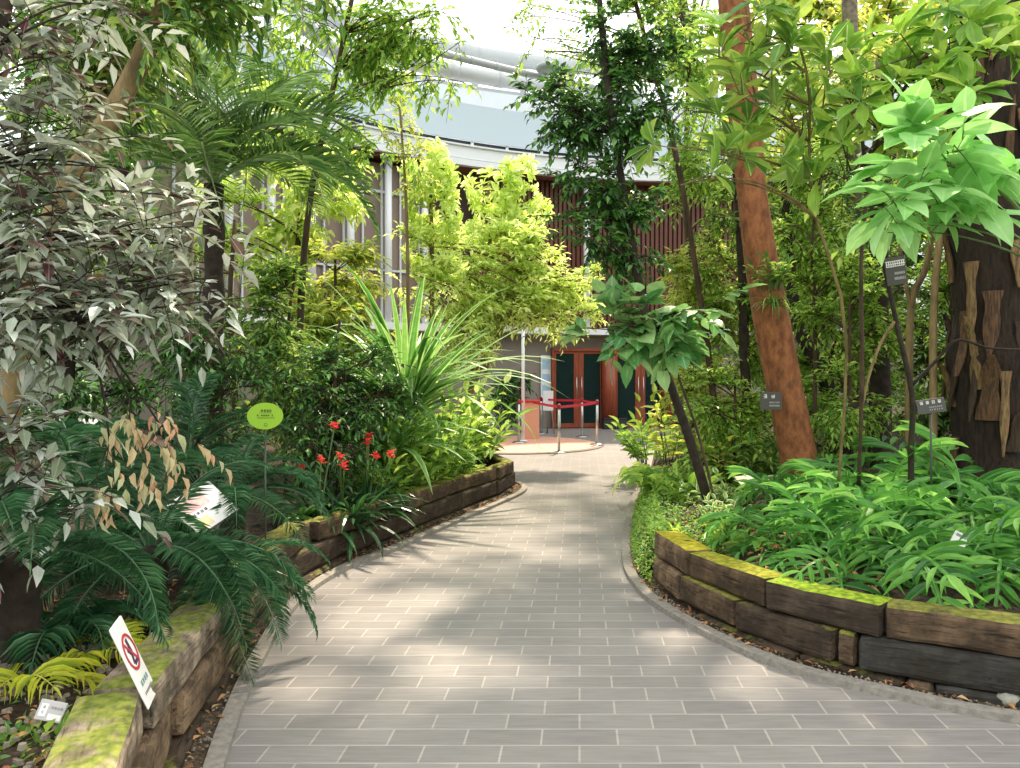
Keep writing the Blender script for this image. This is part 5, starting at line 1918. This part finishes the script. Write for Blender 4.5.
plant('understory_tree', 'bushy tree past the sheathed palm at the edge of the fern bed', 'tree', [BP(1090, 8.2), at(1090, 330, 8.2), at(1095, 200, 8.2), at(1090, 90, 8.2)], (.06, .03),
      [CR(1080, 140, 8.2, 90, 100, 11, 190), CR(1100, 300, 8.2, 90, 90, 11, 190), CR(1190, 240, 8.6, 90, 130, 10, 190), CR(1080, 410, 7.8, 80, 40, 8, 90)], S('med', L=(.08, .14)), L_MID, B_BROWN, 95)
plant('understory_shrub', 'airy mid-green shrub right behind the forked tree', 'shrub', [BP(850, 6.9), at(850, 420, 6.9), at(850, 350, 6.9), at(850, 300, 6.9)], (.02, .01),
      [CR(845, 330, 6.9, 55, 45, 8, 80), CR(850, 400, 6.7, 50, 35, 7, 60), CR(900, 300, 7.0, 40, 50, 6, 46)], S('small', L=(.05, .085)), L_FRESH, B_BROWN, 91)
plant('understory_shrub', 'sunlit shrub with pale leaves under the rounded blue-green leaves', 'shrub', [BP(735, 7.6), at(735, 430, 7.6), at(735, 400, 7.6), at(735, 370, 7.6)], (.02, .01),
      [CR(725, 400, 7.6, 45, 35, 8, 80), CR(715, 450, 7.4, 40, 24, 6, 60), CR(765, 430, 7.8, 35, 30, 6, 50)], S('med', L=(.06, .10)), L_FRESH, B_BROWN, 92)
plant('understory_shrub', 'leafy shrub between the orange trunk and the thick dark trunk', 'shrub', [BP(815, 7.4), at(815, 330, 7.4), at(812, 260, 7.4), at(815, 200, 7.4)], (.02, .01),
      [CR(815, 225, 7.4, 50, 45, 8, 70), CR(830, 290, 7.3, 50, 40, 8, 70), CR(840, 160, 7.5, 50, 40, 7, 60)], S('small', L=(.05, .085)), L_FRESH, B_BROWN, 93)
plant('understory_shrub', 'green shrub rising between the olive stem and the sheathed palm', 'shrub', [BP(960, 7.2), at(955, 400, 7.2), at(952, 300, 7.2), at(950, 200, 7.2)], (.02, .01),
      [CR(950, 230, 7.2, 50, 55, 8, 80), CR(940, 330, 7.2, 45, 50, 8, 70)], S('small', L=(.05, .085)), L_FRESH, B_BROWN, 94)

# creeping ground cover at the corner, running down to the kerb
rg = np.random.default_rng(77)
LB = Buf()
def gc_scatter(n, s0, s1, d0, d1, z):
    P0 = bedward(RIGHT, d0)
    P1 = bedward(RIGHT, d1)
    s = rg.uniform(s0, s1, n)
    S_ = arclen(RIGHT)
    f = rg.random((n, 1))
    a = np.stack([np.interp(s, S_, P0[:, q]) for q in range(3)], -1)
    c = np.stack([np.interp(s, S_, P1[:, q]) for q in range(3)], -1)
    p = a + (c - a) * f
    p[:, 2] = np.interp(f[:, 0], np.linspace(0, 1, len(z)), z) + rg.uniform(-.01, .05, n)
    return p


sY = lambda y: arclen(RIGHT)[np.argmax((RIGHT[:, 1] >= y))]
p = np.vstack([gc_scatter(4200, sY(5.25), sY(8.6), .09, .32, [.03, .28, .36]), gc_scatter(4200, sY(5.2), sY(8.8), .30, 1.1, [.35, .36, .42])])
d = rdir(rg, len(p)) * np.array([1, 1, .5]) + np.array([-.3, -.2, 0])
L = rg.uniform(.02, .04, len(p))
leaves(LB, get_tpl('ovate', 2, .3, .2), p, d, np.array([-.3, -.3, 1.0]) + rdir(rg, len(p)) * .5, L, L * .6, rg.random(len(p)))
tag(obj('creeping_ivy', LB.mesh('creeping_ivy', L_GC, smooth=False)), 'small-leaved creeping ground cover spilling down to the kerb at the bend', 'ground cover', None, 'stuff')
# earth slope under it
sb = Buf()
A = sub(bedward(RIGHT, .085), sY(5.3), sY(12), 60)
Bq = sub(bedward(RIGHT, .45), sY(5.3), sY(12), 60)
G_ = np.stack([A + (Bq - A) * f for f in np.linspace(0, 1, 6)])
G_[:, :, 2] = np.array([.0, .16, .26, .31, .33, .30])[:, None] + .012 * rg.normal(size=(6, 60))
i_, j_ = np.meshgrid(np.arange(5), np.arange(59), indexing='ij')
b0 = i_ * 60 + j_
sb.add(G_.reshape(-1, 3), [np.stack([b0, b0 + 60, b0 + 61, b0 + 1], -1).reshape(-1, 4)])
tag(obj('slope_ground', sb.mesh('slope_ground', M_SOIL)), kind='structure')

for i, (px, Y, h, n, mat, lab, sp_) in enumerate((
        (668, 7.6, .45, 14, L_FRESH, 'bright green leafy plant drooping over the path edge at the bend', dict(sG, L=(.12, .2), droop=.5)),
        (655, 8.6, .5, 12, L_LIME, 'yellow-green leafy plant hanging towards the path behind the bright one', dict(sG, L=(.14, .22), W=.25, droop=.7)),
        (690, 7.0, .35, 10, L_FRESH, 'low fresh green plant behind the creeping ground cover', sG),
        (706, 6.6, .30, 9, L_VAR, 'cream-edged plant at the foot of the slim dark trunk', dict(sG, L=(.07, .11), W=.5)),
        (735, 6.5, .32, 9, L_VAR, 'cream-edged plant in front of the tilted cream label', dict(sG, L=(.07, .11), W=.5)),
        (722, 5.9, .22, 9, L_VAR, 'low cream and green plant between ground cover and ferns', dict(sG, L=(.06, .09), W=.5)),
        (760, 7.2, .42, 12, L_MID, 'green leafy plant behind the tilted cream label', sG),
        (720, 7.6, .5, 12, L_YELL, 'yellowish leafy plant in the sun behind the slim trunk', sG),
        (700, 5.35, .18, 12, L_GC, 'low leafy plant on the moss-topped end sleeper', dict(sG, L=(.05, .08), W=.5)),
        (730, 5.0, .18, 10, L_MID, 'low dark green plant by the leaf litter behind the second sleeper', dict(sG, L=(.08, .12), W=.3)),
        (648, 10.5, .6, 14, L_FRESH, 'leafy plant at the far path edge beyond the hanging ones', dict(sG, L=(.14, .22))),
        (672, 10, .9, 14, L_YELL, 'tall yellowish plant at the far path edge under the rounded leaves', dict(sG, L=(.14, .22))))):
    herb('leafy_plant', lab, 'plant', BP(px, Y), int(n * 1.6), h * (1.4 if Y > 7.1 else 1.1), sp_, mat, 300 + i, 'leafy plants at the bend', .14)
# fallen leaves on the right bed
LB = Buf()
n = 700
x, y = rg.uniform(1.0, 2.3, n), rg.uniform(4.0, 6.2, n)
ok = np.array([a > np.interp(b_, bedward(RIGHT, GAPR + .2)[:, 1], bedward(RIGHT, GAPR + .2)[:, 0]) if b_ > 5.2 else a > np.interp(-b_, -bedward(RIGHT, GAPR + .2)[::-1][100:, 1], bedward(RIGHT, GAPR + .2)[::-1][100:, 0]) for a, b_ in zip(x, y)])
x, y = x[ok], y[ok]
p = np.stack([x, y, [soil_z(a, b_) + .03 for a, b_ in zip(x, y)]], -1)
L = rg.uniform(.03, .07, len(p))
leaves(LB, get_tpl('ovate', 3, .35, .15), p, rdir(rg, len(p)) * [1, 1, .25], np.array([0, 0, 1.0]) + rdir(rg, len(p)) * .3, L, L * .45, rg.random(len(p)))
tag(obj('bed_litter', LB.mesh('bed_litter', M_DEAD, smooth=False)), 'brown leaf litter on the soil behind the fern wall', 'fallen leaves', None, 'stuff')
# ================================================================= signs and labels
M_SIGNG = plain('lime_sign', '8fbb28', .45)
M_SIGNW = plain('white_sign', 'eceae4', .5)
M_SIGND = plain('dark_plaque', '4a4844', .45)
M_SIGNT = plain('grey_label', 'b4b2b0', .45)
M_INK = plain('dark_ink', '2c3a1c', .6)
M_INKG = plain('grey_ink', '8a8a8c', .6)
M_REDP = plain('red_ring_paint', 'c03a4a', .5)
M_PURP = plain('dark_purple_paint', '4a3550', .5)
M_CREAM = plain('cream_label', 'e6d8c4', .5)
M_STAKE = plain('grey_stake', '4a5244', .5, .3)


def facing(c, yaw, lean):
    """plate frame: x right, y up the plate, z out of the front; yaw turns it, lean tips it back"""
    n = np.array([math.sin(yaw) * math.cos(lean), -math.cos(yaw) * math.cos(lean), math.sin(lean)])
    x = nrm(np.cross([0, 0, 1.0], n))
    y = np.cross(n, x)
    return np.stack([x, y, n], axis=1)


def glyphs(buf, M, c, xs, y, h, seed, depth=.0015):
    """block characters built of strokes"""
    rg = np.random.default_rng(seed)
    for x in xs:
        w = h * .9
        t = h * .13
        for yy in (-.42, -.05, .38):
            if rg.random() > .05:
                box(buf, c + M @ np.array([x, y + yy * h, depth]), (w * rg.uniform(.7, 1), t, .001), M)
        for xx in (-.32, 0.02, .33):
            if rg.random() > .15:
                box(buf, c + M @ np.array([x + xx * w, y + rg.uniform(-.1, .1) * h, depth]), (t, h * rg.uniform(.55, .95), .001), M)


def plate(buf, M, c, w, h, th, r=.006):
    bbox_bevel(buf, c - M[:, 2] * th / 2, (w, h, th), M, min(r, th * .4))


def stake(root, a, b_, r=.006):
    s = Buf()
    tubes(s, np.array([a, b_]), np.array([r, r]), 8)
    part('stake', s, M_STAKE, root)


# green oval sign
c = at(265, 416, 4.8)
M = facing(c, .05, .12)
r = empty('oval_sign', (c[0], c[1], soil_z(c[0], c[1])), 'bright lime-green oval plant sign with dark writing on a thin stake', 'sign')
b = Buf()
a = np.linspace(0, 2 * PI, 48, endpoint=False)
poly_prism(b, np.stack([.112 * np.cos(a), .085 * np.sin(a)], -1), .006, M, c - M[:, 2] * .006)
part('plate', b, M_SIGNG, r, False)
b = Buf()
glyphs(b, M, c, np.arange(4) * .018 - .02, .034, .015, 1)
box(b, c + M @ [.0, .020, .001], (.075, .002, .001), M)
glyphs(b, M, c, np.array([-.045, -.02, -.006, .008, .022, .045]), .004, .011, 2)
box(b, c + M @ [.005, -.012, .001], (.11, .003, .001), M)
for q in np.linspace(0, 2 * PI, 10, endpoint=False):
    box(b, c + M @ [.006 + .009 * math.cos(q), -.056 + .009 * math.sin(q), .001], (.005, .0025, .001), M @ rotz(q + PI / 2))
part('lettering', b, M_INK, r, False)
stake(r, np.array(r.location), c - M[:, 1] * .05 - M[:, 2] * .012)

# tilted colour information panel
c = at(203, 507, 4.5)
M = facing(c, .45, .75) @ rotz(.62)
r = empty('information_panel', (c[0], c[1] + .05, soil_z(c[0], c[1] + .05)), 'tilted white information panel with pink picture half hidden by cycad fronds', 'sign')
b = Buf()
plate(b, M, c, .30, .30, .014)
part('board', b, plain('panel_board', '4d5250', .5), r, False)
b = Buf()
plate(b, M, c + M[:, 2] * .002, .284, .284, .003)
part('sheet', b, M_SIGNW, r, False)
b = Buf()
box(b, c + M @ [-.03, .065, .003], (.17, .12, .001), M)
part('picture', b, plain('pink_print', 'e0a8a8', .5, scale=20, col2='efd8c8'), r, False)
b = Buf()
glyphs(b, M, c, np.arange(5) * .026 - .10, -.02, .02, 3, .003)
part('lettering', b, M_PURP, r, False)
b = Buf()
box(b, c + M @ [-.06, -.09, .003], (.09, .07, .001), M)
part('picture', b, plain('peach_print', 'f0d0a0', .5), r, False)
stake(r, np.array(r.location), c - M[:, 2] * .014, .012)

# red circle sign stuck on the mossy sleeper
c = at(135, 661, 2.66)
xa = nrm(np.array([-.27, .96, 0]))
ya = np.array([-.40, 0, .92])
ya = nrm(ya - xa * (ya @ xa))
M = np.stack([xa, ya, np.cross(xa, ya)], axis=1) * 1.32
r = empty('warning_sign', tuple(c - M[:, 1] * .12), 'small white tilted sign with a red circle and dark pictogram', 'sign')
M_ = M
b = Buf()
plate(b, M, c, .125, .235, .006)
part('plate', b, M_SIGNW, r, False)
b = Buf()
cc = c + M[:, 1] * .028
for q in np.linspace(0, 2 * PI, 36, endpoint=False):
    box(b, cc + M @ [.047 * math.cos(q), .047 * math.sin(q), .0015], (.010, .0085, .001), M @ rotz(q + PI / 2))
d = M @ rotz(-PI / 4)
box(b, cc + M[:, 2] * .0018, (.09, .008, .001), d)
part('prohibition_ring', b, M_REDP, r, False)
b = Buf()
# pictogram: a stepping leg and foot
for x, y, w_, h_, an in ((.004, .016, .014, .040, .15), (-.004, -.016, .012, .034, -.35), (.010, -.031, .034, .010, .1), (-.012, .004, .010, .022, .8)):
    box(b, cc + M @ [x, y, .0012], (w_, h_, .001), M @ rotz(an))
part('pictogram', b, M_PURP, r, False)
b = Buf()
glyphs(b, M, c, np.array([-.03, -.01, .01, .03]), -.055, .015, 5)
part('lettering', b, plain('teal_ink', '7aa0a0', .6), r, False)
b = Buf()
glyphs(b, M, c, np.arange(7) * .012 - .036, -.083, .008, 6)
part('lettering', b, M_INKG, r, False)
s = Buf()
tubes(s, np.array([c - M[:, 1] * .115 - M[:, 2] * .006, c - M[:, 1] * .115 - M[:, 2] * .006 + [0, 0, -.06]]), np.array([.005, .004]), 8)
part('stake', s, M_STAKE, r)

# small plate label in the corner
c = at(51, 711, 2.55)
M = facing(c, .45, .45)
M = M @ rotz(-.36) * .9
r = empty('plate_label', (c[0], c[1] + .03, soil_z(c[0], c[1]) - .02), 'small grey plant label plate low in the near corner of the cycad bed', 'plant label')
b = Buf()
plate(b, M, c, .092, .072, .004)
part('plate', b, M_SIGNT, r, False)
b = Buf()
box(b, c + M @ [-.026, .0, .001], (.024, .044, .001), M)
box(b, c + M @ [.018, -.02, .001], (.046, .02, .001), M)
part('sticker', b, M_SIGNW, r, False)
b = Buf()
glyphs(b, M, c, np.arange(4) * .011 + .0, .012, .009, 7)
glyphs(b, M, c, np.array([-.026]), .01, .010, 8, .002)
glyphs(b, M, c, np.array([-.026]), -.008, .010, 9, .002)
part('lettering', b, M_INKG, r, False)
stake(r, np.array(r.location) - [0, 0, .02], c - M[:, 2] * .004, .004)


def plaque(c, M, w_, h_, label, nch, hang, seed, mat=M_SIGND):
    r = empty('name_plaque', tuple(c), label, 'plant label', 'dark plant name plaques')
    b = Buf()
    plate(b, M, c, w_, h_, .005)
    part('plate', b, mat, r, False)
    b = Buf()
    xs = (np.arange(nch) - (nch - 1) / 2) * w_ * (.36 if nch == 2 else .21) - w_ * .08 * (nch == 2)
    glyphs(b, M, c, xs, h_ * .27, h_ * .23, seed)
    part('lettering', b, M_SIGNW, r, False)
    b = Buf()
    glyphs(b, M, c, np.linspace(-.05, .36, 7) * w_, -h_ * .08, h_ * .09, seed + 1)
    glyphs(b, M, c, np.linspace(-.05, .36, 6) * w_, -h_ * .26, h_ * .10, seed + 2)
    part('small_lettering', b, M_SIGNT, r, False)
    if hang is not None:
        b = Buf()
        for p in hang:
            tubes(b, np.array(p), np.full(len(p), .0025), 6)
        part('wire', b, M_STAKE, r)
    return r


c = at(771, 401, 6.40)
M = facing(c, -.12, .05)
plaque(c, M, .175, .15, 'dark name plaque wired to the orange-barked trunk', 2, [[c + M @ [.08, .07, 0], at(790, 382, 6.43), at(797, 378, 6.5)], [c + M @ [-.06, .07, -.003], at(776, 383, 6.43)]], 20)
c = at(896, 271, 5.15)
M = facing(c, -.45, -.05) @ rotz(.12)
plaque(c, M, .125, .19, 'dark name plaque hanging high on the forked tree', 4, [[c + M @ [-.04, .09, 0], at(890, 245, 5.25)], [c + M @ [.05, .09, 0], at(900, 244, 5.27)]], 30)
c = at(931, 406, 5.0)
M = facing(c, -.3, .1) @ rotz(.16)
pq = plaque(c, M, .17, .095, 'dark name plaque low among the ferns beside the olive stem', 4, None, 40)
s = Buf()
g0 = np.array([c[0] + .02, c[1] + .02, soil_z(c[0], c[1]) - .02])
tubes(s, np.array([g0, c - M[:, 2] * .006]), np.array([.007, .007]), 8)
part('stake', s, M_STAKE, pq)
# tilted cream label and white tag
c = at(747, 481, 6.2)
M = facing(c, .5, 1.0)
r = empty('cream_label', (c[0], c[1] + .02, soil_z(c[0], c[1]) - .02), 'tilted blank cream plant label at the foot of the orange trunk', 'plant label')
b = Buf()
plate(b, M, c, .19, .14, .005)
part('plate', b, M_CREAM, r, False)
stake(r, np.array(r.location), c - M[:, 2] * .005)
c = at(959, 541, 4.08)
M = facing(c, -.3, .5) @ rotz(-.5)
r = empty('white_tag', (c[0], c[1] + .03, soil_z(c[0], c[1]) - .02), 'small white tag among the ferns above the brown cracked sleeper', 'plant label')
b = Buf()
plate(b, M, c, .075, .10, .003)
part('plate', b, M_SIGNW, r, False)
b = Buf()
box(b, c + M @ [-.0, .03, .001], (.05, .015, .001), M)
part('lettering', b, M_INKG, r, False)
stake(r, np.array(r.location), c - M[:, 2] * .003, .004)

# writing and pictures belong to their plate, flowers to their stalk
for o in list(bpy.data.objects):
    if o.parent is None and o.type == 'EMPTY':
        kids = list(o.children)
        st = lambda c: c.name.split('.')[0]
        plates = [c for c in kids if st(c) in ('sheet',)] or [c for c in kids if st(c) in ('plate', 'board')]
        if plates:
            for c in kids:
                if st(c) in ('lettering', 'small_lettering', 'picture', 'sticker', 'pictogram', 'prohibition_ring'):
                    c.parent = plates[0]
        if o.name.startswith('bromeliad'):
            stalks = [c for c in kids if st(c) == 'flower_stalk']
            for f_, s_ in zip([c for c in kids if st(c) == 'flower'], stalks):
                f_.parent = s_
